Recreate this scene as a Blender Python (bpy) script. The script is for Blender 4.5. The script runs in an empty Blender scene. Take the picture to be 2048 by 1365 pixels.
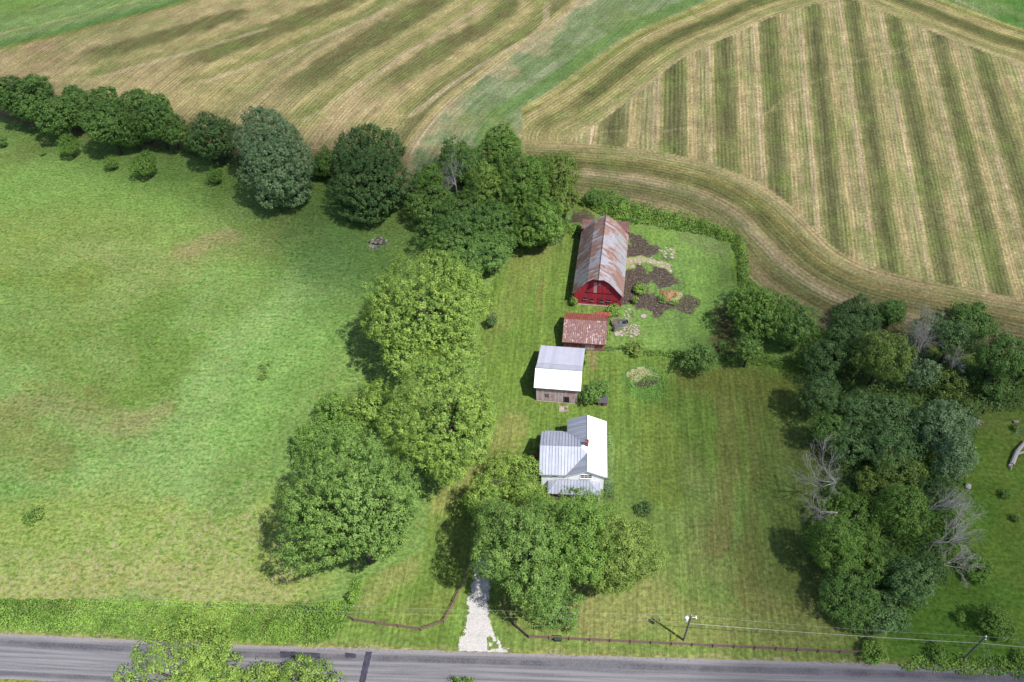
import bpy, math, random
import numpy as np
R_ = math.radians
# ------------------------------------------------------------------ camera, sky, sun, exposure
SC = bpy.context.scene
F, CX, CY, CAMH = 1593.0, 1024.0, 682.5, 116.0
PIT, ROL = R_(47.5), R_(-3.5)
fw = np.array([0, math.cos(PIT), -math.sin(PIT)])
_up = np.array([0, math.sin(PIT), math.cos(PIT)]); _rt = np.array([1.0, 0, 0])
rt = _rt * math.cos(ROL) + _up * math.sin(ROL)
up = -_rt * math.sin(ROL) + _up * math.cos(ROL)
from mathutils import Matrix, Vector
cam_d = bpy.data.cameras.new('camera'); cam = bpy.data.objects.new('camera', cam_d)
SC.collection.objects.link(cam); SC.camera = cam
cam_d.sensor_width = 36; cam_d.lens = F * 36 / 2048
cam_d.clip_end = 20000; cam_d.clip_start = 0.5
cam.matrix_world = Matrix(((rt[0], up[0], -fw[0], 0), (rt[1], up[1], -fw[1], 0), (rt[2], up[2], -fw[2], CAMH), (0, 0, 0, 1)))

SUN = np.array([0.403, -0.344, 0.848]); SUN /= np.linalg.norm(SUN)
w = bpy.data.worlds.new('World'); SC.world = w; w.use_nodes = True
nt = w.node_tree; bg = nt.nodes['Background']
sky = nt.nodes.new('ShaderNodeTexSky'); sky.sky_type = 'NISHITA'; sky.sun_disc = False
sky.sun_elevation = math.asin(SUN[2]); sky.sun_rotation = math.atan2(SUN[0], SUN[1])
nt.links.new(sky.outputs[0], bg.inputs[0]); bg.inputs[1].default_value = 0.1
sd = bpy.data.lights.new('sun', 'SUN'); sd.energy = 4.6; sd.angle = R_(0.6); sd.color = (1, 0.98, 0.94)
so = bpy.data.objects.new('sun', sd); SC.collection.objects.link(so); so.location = (60, -50, 150)
so.rotation_euler = Vector(-SUN).to_track_quat('-Z', 'Y').to_euler()
SC.view_settings.view_transform = 'Standard'; SC.view_settings.look = 'None'
SC.view_settings.exposure = 0.56; SC.view_settings.gamma = 1
SC.render.engine = 'CYCLES'
SC.cycles.max_bounces = 6; SC.cycles.transparent_max_bounces = 8

RNG = np.random.default_rng(7); random.seed(7)
COL = SC.collection

def G(px, py, z=0.0):
    d = fw + (px - CX) / F * rt - (py - CY) / F * up
    t = (z - CAMH) / d[2]
    return np.array([d[0] * t, d[1] * t, z])
def depth(p): return float((np.array(p) - [0, 0, CAMH]) @ fw)
def GW(pts): return np.array([G(x, y)[:2] for x, y in pts])

KA = 0.50
def lin(c): c = c / 255.0; return c / 12.92 if c <= 0.04045 else ((c + 0.055) / 1.055) ** 2.4
def C(r, g, b, k=None):            # picture colour of a sunlit surface -> albedo
    k = KA if k is None else k
    return np.array([lin(r) * k, lin(g) * k, lin(b) * k])

# ------------------------------------------------------------------ naming
def tag(o, label=None, cat=None, group=None, kind=None):
    if label: o['label'] = label
    if cat: o['category'] = cat
    if group: o['group'] = group
    if kind: o['kind'] = kind
    return o
def empty(name, loc, rz=0.0, **k):
    o = bpy.data.objects.new(name, None); COL.objects.link(o); o.location = loc; o.rotation_euler = (0, 0, rz)
    o.empty_display_size = 0.5
    return tag(o, **k)
class MB:
    def __init__(s): s.v = []; s.f = []; s.m = []
    def add(s, vs, fs, m=0):
        b = len(s.v); s.v += [tuple(map(float, q)) for q in vs]; s.f += [tuple(b + i for i in q) for q in fs]; s.m += [m] * len(fs); return s
    def box(s, x0, x1, y0, y1, z0, z1, m=0):
        return s.add([(x0, y0, z0), (x1, y0, z0), (x1, y1, z0), (x0, y1, z0), (x0, y0, z1), (x1, y0, z1), (x1, y1, z1), (x0, y1, z1)],
                     [(0, 3, 2, 1), (4, 5, 6, 7), (0, 1, 5, 4), (1, 2, 6, 5), (2, 3, 7, 6), (3, 0, 4, 7)], m)
    def tube(s, p0, p1, r0, r1, n=6, cap=True):
        p0 = np.array(p0, float); p1 = np.array(p1, float); d = p1 - p0; L = np.linalg.norm(d)
        if L < 1e-6: return s
        d /= L; a = np.cross(d, [0, 0, 1.0] if abs(d[2]) < .9 else [1.0, 0, 0]); a /= np.linalg.norm(a); b = np.cross(d, a)
        vs = []
        for p, r in ((p0, r0), (p1, r1)):
            for i in range(n):
                t = 2 * math.pi * i / n; vs.append(p + r * (math.cos(t) * a + math.sin(t) * b))
        fs = [(i, (i + 1) % n, n + (i + 1) % n, n + i) for i in range(n)]
        if cap: fs += [tuple(range(n - 1, -1, -1)), tuple(range(n, 2 * n))]
        return s.add(vs, fs)
    def slab(s, poly, n, t):       # planar polygon extruded by -n*t
        n = np.array(n, float); n /= np.linalg.norm(n); k = len(poly)
        vs = [np.array(p, float) for p in poly] + [np.array(p, float) - n * t for p in poly]
        return s.add(vs, [tuple(range(k)), tuple(range(2 * k - 1, k - 1, -1))] + [(i, k + i, k + (i + 1) % k, (i + 1) % k) for i in range(k)])
    def build(s, name, mat, parent=None, smooth=False):
        me = bpy.data.meshes.new(name); me.from_pydata(s.v, [], s.f)
        for mm in (mat if isinstance(mat, (list, tuple)) else [mat]): me.materials.append(mm)
        if any(s.m): me.polygons.foreach_set('material_index', s.m)
        if smooth: me.polygons.foreach_set('use_smooth', [True] * len(s.f))
        me.update()
        o = bpy.data.objects.new(name, me); COL.objects.link(o)
        if parent: o.parent = parent
        return o
def np_mesh(name, V, Q, mat, parent=None, attrs=()):
    me = bpy.data.meshes.new(name); k = Q.shape[1]
    me.vertices.add(len(V)); me.vertices.foreach_set('co', V.astype(np.float32).ravel())
    me.loops.add(Q.size); me.loops.foreach_set('vertex_index', Q.astype(np.int32).ravel())
    me.polygons.add(len(Q)); me.polygons.foreach_set('loop_start', (np.arange(len(Q)) * k).astype(np.int32))
    try: me.polygons.foreach_set('loop_total', np.full(len(Q), k, np.int32))
    except Exception: pass
    me.materials.append(mat)
    for nm, ty, dom, data in attrs:
        a = me.attributes.new(nm, ty, dom)
        a.data.foreach_set({'FLOAT': 'value', 'FLOAT_VECTOR': 'vector', 'FLOAT_COLOR': 'color'}[ty], data.astype(np.float32).ravel())
    me.update(calc_edges=True)
    o = bpy.data.objects.new(name, me); COL.objects.link(o)
    if parent: o.parent = parent
    return o

# ------------------------------------------------------------------ material helpers
class NT:
    def __init__(s, name):
        s.mat = bpy.data.materials.new(name); s.mat.use_nodes = True; s.t = s.mat.node_tree
        s.p = s.t.nodes['Principled BSDF']; s.out = s.t.nodes['Material Output']
    def n(s, ty, **k):
        nd = s.t.nodes.new(ty)
        for a, b in k.items(): setattr(nd, a, b)
        return nd
    def l(s, a, b): s.t.links.new(a, b)
    def put(s, sock, v):
        if isinstance(v, bpy.types.NodeSocket): s.l(v, sock)
        elif v is not None: sock.default_value = v
    def math(s, op, a, b=None, c=None, clamp=False):
        nd = s.n('ShaderNodeMath', operation=op, use_clamp=clamp); s.put(nd.inputs[0], a)
        if b is not None: s.put(nd.inputs[1], b)
        if c is not None: s.put(nd.inputs[2], c)
        return nd.outputs[0]
    def mix(s, fac, a, b, mode='MIX'):
        nd = s.n('ShaderNodeMix', data_type='RGBA', blend_type=mode); s.put(nd.inputs[0], fac)
        for sk, v in ((nd.inputs[6], a), (nd.inputs[7], b)):
            if not isinstance(v, bpy.types.NodeSocket): v = (*[float(q) for q in v[:3]], 1)
            s.put(sk, v)
        return nd.outputs[2]
    def noise(s, vec, scale, detail=3, rough=0.55, dist=0.0):
        nd = s.n('ShaderNodeTexNoise'); s.put(nd.inputs['Vector'], vec); nd.inputs['Scale'].default_value = scale
        nd.inputs['Detail'].default_value = detail; nd.inputs['Roughness'].default_value = rough; nd.inputs['Distortion'].default_value = dist
        return nd.outputs['Fac']
    def ramp(s, v, lo, hi, a=0.0, b=1.0):
        nd = s.n('ShaderNodeMapRange', clamp=True, interpolation_type='SMOOTHSTEP'); s.put(nd.inputs[0], v)
        nd.inputs[1].default_value = lo; nd.inputs[2].default_value = hi; nd.inputs[3].default_value = a; nd.inputs[4].default_value = b
        return nd.outputs[0]
    def obj(s): return s.n('ShaderNodeTexCoord').outputs['Object']
    def pos(s): return s.n('ShaderNodeNewGeometry').outputs['Position']
    def scale(s, vec, sx, sy, sz):
        nd = s.n('ShaderNodeVectorMath', operation='MULTIPLY'); s.put(nd.inputs[0], vec); nd.inputs[1].default_value = (sx, sy, sz)
        return nd.outputs[0]
    def sep(s, vec): nd = s.n('ShaderNodeSeparateXYZ'); s.put(nd.inputs[0], vec); return nd.outputs
    def comb(s, x, y, z=0.0):
        nd = s.n('ShaderNodeCombineXYZ'); s.put(nd.inputs[0], x); s.put(nd.inputs[1], y); s.put(nd.inputs[2], z); return nd.outputs[0]
    def attr(s, nm): return s.n('ShaderNodeAttribute', attribute_name=nm)
    def bump(s, h, st=0.3, d=0.05):
        nd = s.n('ShaderNodeBump'); nd.inputs['Strength'].default_value = st; nd.inputs['Distance'].default_value = d
        s.put(nd.inputs['Height'], h); s.l(nd.outputs[0], s.p.inputs['Normal'])
    def fin(s, col, rough=0.8, metal=0.0, spec=0.3):
        if not isinstance(col, bpy.types.NodeSocket): col = (*[float(q) for q in col[:3]], 1)
        s.put(s.p.inputs['Base Color'], col); s.put(s.p.inputs['Roughness'], rough); s.put(s.p.inputs['Metallic'], metal)
        s.put(s.p.inputs['Specular IOR Level'], spec); return s.mat

def rough_mat(name, a, b, scale=3.0, stretch=(1, 1, 1), rough=0.85, metal=0.0, spec=0.25, lo=.3, hi=.7, bump=0.3):
    m = NT(name); v = m.scale(m.obj(), *stretch); n = m.noise(v, scale, 5, .6)
    m.bump(n, bump, .03)
    return m.fin(m.mix(m.ramp(n, lo, hi), a, b), rough, metal, spec)

def siding(name, cols, board=0.28, wear=0.5):
    """vertical boards: colour differs board by board, streaks run down the boards"""
    m = NT(name); o = m.obj(); x, y, z = m.sep(o)
    u = m.math('ADD', x, m.math('MULTIPLY', y, 1.37))
    bi = m.math('FLOOR', m.math('DIVIDE', u, board))
    wn = m.n('ShaderNodeTexWhiteNoise', noise_dimensions='1D'); m.put(wn.inputs['W'], bi)
    st = m.noise(m.comb(m.math('MULTIPLY', u, 9), m.math('MULTIPLY', z, .8), 0.0), 1.0, 5, .65)
    lo = m.noise(m.comb(m.math('MULTIPLY', u, .6), m.math('MULTIPLY', z, .45), 3.0), 1.0, 3, .6)
    f = m.math('ADD', m.math('MULTIPLY', st, .9), m.math('ADD', m.math('MULTIPLY', wn.outputs[0], .35), m.math('MULTIPLY', lo, .7)))
    c1 = m.mix(m.ramp(wn.outputs[0], 0, 1), cols[0], cols[1])
    c2 = m.mix(m.ramp(f, 1.02 + (.5 - wear) * .5, 1.28 + (.5 - wear) * .5), c1, cols[2])
    fr = m.math('FRACT', m.math('DIVIDE', u, board))
    gap = m.ramp(m.math('ABSOLUTE', m.math('SUBTRACT', fr, .5)), .44, .49)
    c3 = m.mix(gap, c2, cols[0] * .25)
    foot = m.ramp(m.math('ADD', z, m.math('MULTIPLY', st, .5)), .35, .8, .55, 0)
    c4 = m.mix(foot, c3, C(150, 130, 120))
    m.bump(m.math('SUBTRACT', st, gap), .5, .03)
    return m.fin(c4, .85, 0, .2)

def rusty(name, metal_c, metal_d, rust_a, rust_b, axis, bias=0.0, panel=0.62, fleck=False):
    """sheet-metal roof; axis = which object axis the ribs step along (0 = x, 1 = y)"""
    m = NT(name); o = m.obj(); xyz = m.sep(o); a = xyz[axis]; d = xyz[1 - axis]
    pi = m.math('FLOOR', m.math('DIVIDE', a, panel))
    half = m.math('FLOOR', m.math('DIVIDE', d, 2.4))
    wn = m.n('ShaderNodeTexWhiteNoise', noise_dimensions='2D'); m.l(m.comb(pi, half, 0.0), wn.inputs['Vector'])
    low = m.noise(m.comb(m.math('MULTIPLY', a, .22), m.math('MULTIPLY', d, .3), 1.7), 1.0, 3, .6)
    st = m.noise(m.comb(m.math('MULTIPLY', a, 5.5), m.math('MULTIPLY', d, .55), 0.3), 1.0, 5, .7)
    fi = m.noise(m.comb(m.math('MULTIPLY', a, 3.2), m.math('MULTIPLY', d, 1.6), 5.3), 1.0, 4, .7, .4)
    f = m.math('ADD', m.math('ADD', m.math('MULTIPLY', low, 1.5), m.math('MULTIPLY', st, .8)), m.math('MULTIPLY', wn.outputs[0], .28))
    if fleck: f = m.math('ADD', m.math('MULTIPLY', fi, 2.2), m.math('ADD', m.math('MULTIPLY', low, .5), m.math('MULTIPLY', wn.outputs[0], .1)))
    fac = m.ramp(f, 1.20 + bias, 1.42 + bias)
    rust = m.mix(m.ramp(m.noise(m.comb(m.math('MULTIPLY', a, 2), d, 9.0), .8, 4, .6), .35, .65), rust_a, rust_b)
    met = m.mix(m.ramp(st, .35, .65), metal_c, metal_d)
    c = m.mix(fac, met, rust)
    rib = m.ramp(m.math('ABSOLUTE', m.math('SUBTRACT', m.math('FRACT', m.math('DIVIDE', a, panel)), .5)), .40, .5)
    c = m.mix(m.math('MULTIPLY', rib, .45), c, rust_a * .45)
    c = m.mix(m.ramp(fi, .25, .75, 0, .5), c, m.mix(1.0, c, (.72, .72, .75), 'MULTIPLY'))
    m.bump(m.math('SINE', m.math('MULTIPLY', a, 2 * math.pi / (panel / 2))), .5, .03)
    return m.fin(c, m.math('ADD', .42, m.math('MULTIPLY', fac, .4)), m.math('SUBTRACT', .35, m.math('MULTIPLY', fac, .35)), .4)

def sheet(name, c0, c1, axis, panel=0.5, rough=.45, metal=.2, seam=.35, spec=.5):
    """seamed sheet metal with faint stains and per-sheet tone"""
    m = NT(name); o = m.obj(); xyz = m.sep(o); a = xyz[axis]; d = xyz[1 - axis]
    pi = m.math('FLOOR', m.math('DIVIDE', a, panel))
    wn = m.n('ShaderNodeTexWhiteNoise', noise_dimensions='1D'); m.l(pi, wn.inputs['W'])
    n1 = m.noise(o, .8, 5, .65); n2 = m.noise(m.comb(m.math('MULTIPLY', a, 6), m.math('MULTIPLY', d, .5), 2.0), 1.0, 4, .6)
    f = m.math('ADD', m.math('MULTIPLY', n1, .6), m.math('ADD', m.math('MULTIPLY', n2, .45), m.math('MULTIPLY', wn.outputs[0], .3)))
    c = m.mix(m.ramp(f, .45, .9), c0, c1)
    rib = m.ramp(m.math('ABSOLUTE', m.math('SUBTRACT', m.math('FRACT', m.math('DIVIDE', a, panel)), .5)), .43, .49)
    c = m.mix(m.math('MULTIPLY', rib, seam), c, c0 * .35)
    return m.fin(c, rough, metal, spec)

# ------------------------------------------------------------------ numpy noise
_T = RNG.random((256, 256))
def vnoise(x, y, s, o=0):
    x = np.asarray(x) * s + 17.3 * (o + 1); y = np.asarray(y) * s + 31.7 * (o + 2)
    xi = np.floor(x).astype(int); yi = np.floor(y).astype(int); fx = x - xi; fy = y - yi
    fx = fx * fx * (3 - 2 * fx); fy = fy * fy * (3 - 2 * fy)
    g = lambda a, b: _T[a & 255, b & 255]
    return (g(xi, yi) * (1 - fx) + g(xi + 1, yi) * fx) * (1 - fy) + (g(xi, yi + 1) * (1 - fx) + g(xi + 1, yi + 1) * fx) * fy
def fbm(x, y, s, o=0, k=4, r=.5):
    t = 0; a = 1; n = 0
    for i in range(k): t = t + a * vnoise(x, y, s * 2 ** i, o * 7 + i); n += a; a *= r
    return t / n
def inpoly(x, y, P):
    r = np.zeros(x.shape, bool); n = len(P)
    for i in range(n):
        x0, y0 = P[i]; x1, y1 = P[(i + 1) % n]
        if y0 == y1: continue
        c = ((y0 > y) != (y1 > y)) & (x < (x1 - x0) * (y - y0) / (y1 - y0) + x0); r ^= c
    return r
def pdist(x, y, P, closed=False):
    """distance to polyline, signed side, arc length at the foot"""
    best = np.full(x.shape, 1e9); sg = np.zeros(x.shape); al = np.zeros(x.shape); s = 0
    n = len(P)
    for i in range(n if closed else n - 1):
        a = np.array(P[i]); b = np.array(P[(i + 1) % n]); d = b - a; L = np.hypot(*d)
        if L < 1e-9: continue
        t0 = ((x - a[0]) * d[0] + (y - a[1]) * d[1]) / L ** 2; t = np.clip(t0, 0, 1)
        dx = x - a[0] - t * d[0]; dy = y - a[1] - t * d[1]; q = np.hypot(dx, dy); m = q < best
        best = np.where(m, q, best); sg = np.where(m, np.sign(d[0] * dy - d[1] * dx), sg); al = np.where(m, s + t * L, al); s += L
    return best, sg, al
def smooth(P, n=8):
    """Catmull-Rom through the points"""
    P = [np.array(p, float) for p in P]; Q = [2 * P[0] - P[1]] + P + [2 * P[-1] - P[-2]]; out = []
    for i in range(1, len(Q) - 2):
        for k in range(n):
            t = k / n; p0, p1, p2, p3 = Q[i - 1:i + 3]
            out.append(.5 * ((2 * p1) + (-p0 + p2) * t + (2 * p0 - 5 * p1 + 4 * p2 - p3) * t * t + (-p0 + 3 * p1 - 3 * p2 + p3) * t ** 3))
    return np.array(out + [P[-1]])
def ss(v, a, b): t = np.clip((v - a) / (b - a), 0, 1); return t * t * (3 - 2 * t)
# ------------------------------------------------------------------ ground colours (albedo) as functions of world x, y
Lw = smooth(GW([(1230,-60),(1120,40),(1000,130),(900,210),(840,280),(810,340)]))
Lb = smooth(GW([(1030,280),(1200,290),(1350,310),(1470,345),(1560,395),(1620,450),(1690,510),(1800,550),(2100,610)]))
Ub = smooth(GW([(1150,275),(1200,244),(1266,195),(1366,116),(1465,70),(1552,31),(1635,8),(1697,-2),(1759,20),(1842,54),(1945,95),(2028,124),(2100,160)]))
STR = [[(1351,140),(1351,300)],[(1448,83),(1457,323)],[(1537,37),(1558,364)],[(1626,17),(1664,400)],[(1703,4),(1763,400)],[(1788,37),(1862,400)],[(1879,83),(1958,400)],[(1966,128),(2048,400)]]
STRW = []
for a, b in STR:
    A = G(*a)[:2]; B = G(*b)[:2]; d = (B - A) / np.hypot(*(B - A)); STRW.append((A, np.array([-d[1], d[0]])))
STRW = [(A, n if n[0] > 0 else -n) for A, n in STRW]
FIELD = np.vstack([GW([(-700,130),(-250,190),(0,235),(100,262),(370,305),(480,335),(640,350),(800,375),(870,402),(1000,400),(1150,412),(1250,418),(1350,442),(1450,466),(1478,500),(1485,560),(1560,620),(1640,668),(1750,700),(1900,712),(2100,745),(2800,830)]), [(1500, 100), (1500, 1500), (-1500, 1500), (-1500, 330)]])
TREEL = smooth(GW([(-700,130),(-250,190),(0,235),(100,262),(370,305),(480,335),(640,350),(800,375),(870,402)]))
PADDOCK = GW([(1258,452),(1350,458),(1468,484),(1478,500),(1485,560),(1470,600),(1560,640),(1600,740),(1480,720),(1350,712),(1215,706),(1213,622),(1236,618)])
NEIGH = GW([(1860,720),(1850,800),(1820,900),(1790,1050),(1775,1290),(1770,1334),(2100,1345),(3200,1420),(3000,900),(2100,745)])
LAWN = GW([(1150,412),(1130,470),(1040,500),(1000,540),(985,560),(960,620),(960,760),(990,860),(900,960),(860,1000),(850,1100),(720,1160),(700,1238),(640,1294),(1200,1312),(1775,1332),(1790,1050),(1840,850),(1860,720),(1640,668),(1560,640),(1600,740),(1480,720),(1350,712),(1215,706),(1213,622),(1236,618),(1258,452),(1250,418)])
ROADP = np.array([(-420, 85.6), (-300, 73.6), (-210, 65), (-150, 59.2), (-110, 55.3), (-80.4, 52.5), (-43.8, 48.6), (-11.8, 45.7), (17.1, 43.0), (42, 40.8), (68.7, 38.2), (100, 35.2), (150, 30.3), (230, 22.3), (400, 5.0)])
ROADW = 6.5

def al_(P, x, y):
    d, s, a = pdist(x, y, P); L = np.hypot(*np.diff(P, axis=0).T).sum(); return a / L
def prof(d, xs, cols):
    cols = np.array(cols); return np.stack([np.interp(d, xs, cols[:, i]) for i in range(3)], -1)
def mixc(a, b, m): return a * (1 - m[..., None]) + b * m[..., None]

TAN = C(184, 166, 122); TANY = C(180, 168, 114); OLD = C(104, 110, 66); MID = C(146, 144, 96); BRN = C(162, 143, 106); GRN = C(104, 140, 62); SAND = C(196, 178, 142)
def ground_attrs(x, y):
    n = x.size
    wx = x + (fbm(x, y, .08, 40) - .5) * 5; wy = y + (fbm(x, y, .08, 41) - .5) * 5      # wobble for organic edges
    f1 = fbm(x, y, .03, 1); f2 = fbm(x, y, .09, 2, 5); f3 = fbm(x, y, .35, 3, 4); f4 = fbm(x, y, .018, 9, 3)
    col = np.zeros((n, 3)); msk = np.zeros((n, 3)); row = np.zeros((n, 3))
    def blob(pts, r, c, k=1.0, soft=.6, nz=.5):
        """paint colour c around the points pts (picture px -> ground); r in metres"""
        nonlocal col
        P = GW(pts) if len(pts) > 1 else np.vstack([GW(pts), GW(pts) + .01])
        bb = (x > P[:, 0].min() - 2 * r) & (x < P[:, 0].max() + 2 * r) & (y > P[:, 1].min() - 2 * r) & (y < P[:, 1].max() + 2 * r)
        if not bb.any(): return
        d, _, _ = pdist(wx[bb], wy[bb], P)
        m = ss(1 - d / r + (f2[bb] - .5) * 2 * nz, 0, soft) * k
        col[bb] = mixc(col[bb], c, np.clip(m, 0, 1))
    def mark(ch, pts, r, k=1.0, soft=.6, nz=.5, sub=None):
        P = GW(pts) if len(pts) > 1 else np.vstack([GW(pts), GW(pts) + .01])
        bb = (x > P[:, 0].min() - 2 * r) & (x < P[:, 0].max() + 2 * r) & (y > P[:, 1].min() - 2 * r) & (y < P[:, 1].max() + 2 * r)
        if sub is not None: bb &= sub
        if not bb.any(): return
        d, _, _ = pdist(wx[bb], wy[bb], P); m = ss(1 - d / r + (f3[bb] - .5) * 2 * nz, 0, soft) * k
        msk[bb, ch] = np.maximum(msk[bb, ch], m)
    zf = inpoly(x, y, FIELD); zp = inpoly(x, y, PADDOCK) & ~zf; zn = inpoly(x, y, NEIGH) & ~zf; zl = inpoly(x, y, LAWN) & ~zf & ~zp & ~zn
    zpas = ~(zf | zp | zn | zl)
    # ---- pasture
    col[:] = C(142, 168, 96)
    col = mixc(col, C(136, 164, 88), ss(f1, .35, .65)); col = mixc(col, C(140, 168, 94), ss(f2, .5, .8) * .6)
    P = lambda *a, **k: blob(*a, **k)
    P([(0,520),(120,480),(260,520)], 22, C(148,160,90), .55, nz=.6); P([(40,640),(160,680),(260,740)], 16, C(128,146,72), .35, nz=.9)
    P([(0,470),(150,430),(330,440),(480,480)], 16, C(138,160,80), .5)
    P([(150,500),(260,540),(420,520),(560,470)], 9, C(154,164,100), .5, nz=1.1)
    P([(380,500),(460,470)], 6, C(170,154,112), .6, nz=.9)
    P([(20,560),(160,560)], 10, C(130,150,70), .6, nz=.8)
    P([(300,640),(330,740)], 9, C(112,146,64), .4, nz=1)
    P([(330,600),(300,700),(250,790)], 7, C(116,146,66), .3, nz=1)
    P([(0,690),(120,700),(200,780)], 9, C(120,146,68), .4, nz=1)
    P([(60,790),(170,800)], 6, C(134,138,78), .45, nz=1)
    P([(0,830),(90,825),(180,850),(250,860)], 5, C(156,152,104), .45, nz=1.3)
    P([(240,850),(300,850)], 4, C(164,154,110), .4, nz=1.2)
    P([(0,850),(60,900),(110,915)], 6, C(140,148,84), .7)
    P([(640,560),(560,640),(470,760),(400,880),(330,980),(210,1010)], 12, C(150,180,106), .85, nz=.3)
    P([(640,640),(560,760),(500,860)], 10, C(134,172,90), .6, nz=.3)
    P([(480,960),(590,900)], 5, C(120,154,74), .3)
    P([(330,820)], 3, C(150,150,98), .7); P([(335,1015)], 4, C(166,160,110), .5, nz=.9)
    P([(0,1000),(60,1040)], 6, C(120,158,84), .6)
    P([(0,1140),(200,1090),(420,1090),(560,1160)], 13, C(158,172,92), .75, nz=.6)
    P([(0,1180),(300,1165),(560,1185)], 5, C(172,172,106), .6, nz=.8)
    P([(700,400),(640,480),(760,560)], 12, C(112,154,80), .5)
    P([(60,300),(0,330)], 10, C(124,140,76), .7); P([(0,380),(200,360),(420,400)], 14, C(132,166,84), .6)
    mark(1, [(0,1180),(150,1170),(260,1110),(420,1090),(330,1165),(560,1175)], 10, .75, nz=1.2)
    mark(1, [(370,500),(470,470)], 5, .4, nz=1.2); mark(1, [(230,850),(300,850)], 4, .5, nz=1.2); mark(1, [(150,520),(260,520)], 7, .3, nz=1.2)
    msk[:, 2] = np.where(zpas, .8, .25)
    row[:, 0] = y + .2 * x; row[:, 1] = x; row[:, 2] = .25
    # ---- lawn
    a = R_(8); u = x * math.cos(a) - y * math.sin(a); v = x * math.sin(a) + y * math.cos(a)
    cl = mixc(np.tile(C(132,156,80), (n, 1)), C(144,154,88), ss(f2, .4, .7)); cl = mixc(cl, C(116,144,62), ss(f1, .45, .7) * .8)
    sp = .5 + .5 * np.sin(u * 2 * math.pi / 3.1 + 1.5 * fbm(u, v * .1, .2, 12)); cl = cl * (0.93 + .14 * sp[:, None])
    col = np.where(zl[:, None], cl, col)
    row[zl] = np.stack([u, v, np.full(n, .8)], -1)[zl]
    def PL(pts, r, c, k=1., **kw):
        nonlocal col
        keep = col.copy(); blob(pts, r, c, k, **kw); col = np.where((zl | zp | zn)[:, None], col, keep)
    PL([(1455,800),(1450,960),(1440,1100)], 2.6, C(142,132,80), .5, nz=.6)
    PL([(1500,800),(1500,1180)], 2.2, C(130,126,72), .5, nz=.6)
    PL([(1330,830),(1330,1000)], 3.5, C(138,158,72), .8)
    PL([(1550,880),(1560,1180)], 5, C(118,132,68), .5)
    PL([(1260,860),(1240,1000)], 3.5, C(122,150,72), .5)
    PL([(1380,760),(1500,760),(1580,790)], 5, C(126,132,66), .8)
    PL([(1620,900),(1600,1150)], 5, C(108,122,62), .5)
    PL([(1200,1230),(1260,1200),(1300,1180)], 5, C(164,154,100), .5, nz=.8)
    PL([(1380,1240),(1560,1250),(1680,1240)], 6, C(152,150,88), .55, nz=.7)
    PL([(1250,1290),(1500,1310),(1700,1325)], 2.5, C(118,146,70), .5)
    PL([(730,1200),(760,1170),(800,1150)], 4.5, C(168,166,104), .6, nz=.8)
    PL([(800,1220),(880,1200)], 5, C(140,152,80), .7)
    PL([(890,1000),(960,940),(1010,890),(1030,850)], 3, C(160,158,92), .6, nz=.8)
    PL([(1000,640),(1040,560),(1060,520)], 5, C(138,150,78), .6)
    PL([(1090,560),(1085,640)], 1.2, C(146,144,82), .5, nz=.6)
    PL([(1010,720),(1030,780)], 3.5, C(128,156,70), .5)
    PL([(930,1270),(1020,1280)], 6, C(124,152,76), .4)
    PL([(1190,470),(1150,440),(1130,430)], 2.5, C(90,80,66), .8)
    PL([(1175,745),(1180,690)], .9, C(172,146,108), .6)
    mark(1, [(1020,860),(1012,890),(1004,915)], 1.0, .62, nz=1.2)
    for q in [(1030,745),(1012,800),(1045,700),(1040,870)]: mark(1, [q], .8, .5, nz=1)
    mark(1, [(905,1296),(925,1262),(940,1220)], .7, .45, nz=1.3); mark(1, [(1010,1298),(1000,1275),(985,1240)], .9, .5, nz=1.3); mark(1, [(860,1299),(1060,1305)], .8, .5, nz=1.2)
    # flower-bed ring
    PL([(1292,772)], 5.0, C(108,148,74), .9, nz=.15, soft=.3)
    mark(1, [(1268,762),(1290,754),(1312,758)], 1.9, 1.0, nz=.8); mark(0, [(1278,778),(1292,774),(1308,770)], 1.9, 1.0, nz=.9); mark(1, [(1262,772),(1275,768)], 1.0, .8, nz=1.0)
    # ---- paddock
    cp = mixc(np.tile(C(124,156,82), (n, 1)), C(112,140,78), ss(f2, .4, .65)); cp = mixc(cp, C(140,170,84), ss(f1, .5, .7) * .6)
    col = np.where(zp[:, None], cp, col); row[zp] = np.stack([u, v, np.full(n, .45)], -1)[zp]
    PL([(1410,560),(1400,650)], 5, C(136,172,84), .7); PL([(1380,480),(1450,500)], 4, C(128,140,92), .6); PL([(1450,640),(1440,700)], 4, C(104,92,64), .8)
    PL([(1230,655),(1262,668)], 2.5, C(150,134,104), .5)
    sub = zp | zl
    for pts, r, k in [([(1264,480),(1285,498),(1275,505)], 4.2, 1), ([(1266,545),(1295,552),(1322,545)], 4.9, 1), ([(1258,490),(1256,540),(1250,605)], 3.4, 1), ([(1262,580),(1270,602),(1305,608)], 4.9, 1), ([(1318,598),(1362,603)], 3.4, .9), ([(1335,520),(1320,510)], 1.8, .6), ([(1150,443),(1165,432)], 2.6, .8)]:
        mark(0, pts, r, k, nz=.9, sub=sub)
    for pts, r, k in [([(1262,520),(1290,518),(1330,530)], 1.5, 1.0), ([(1338,510),(1342,500)], 1.3, .9), ([(1338,545),(1335,530)], .9, 1), ([(1255,535),(1265,530)], 1.2, .9), ([(1320,500),(1324,506)], .8, .8), ([(1338,588)], 2.2, 1.0)]:
        mark(1, pts, r, k, nz=.7, sub=sub)
    # ---- neighbour's grass
    cn = mixc(np.tile(C(112,148,60), (n, 1)), C(128,150,66), ss(f2, .4, .7)); cn = mixc(cn, C(96,132,52), ss(f1, .4, .6) * .7)
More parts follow.
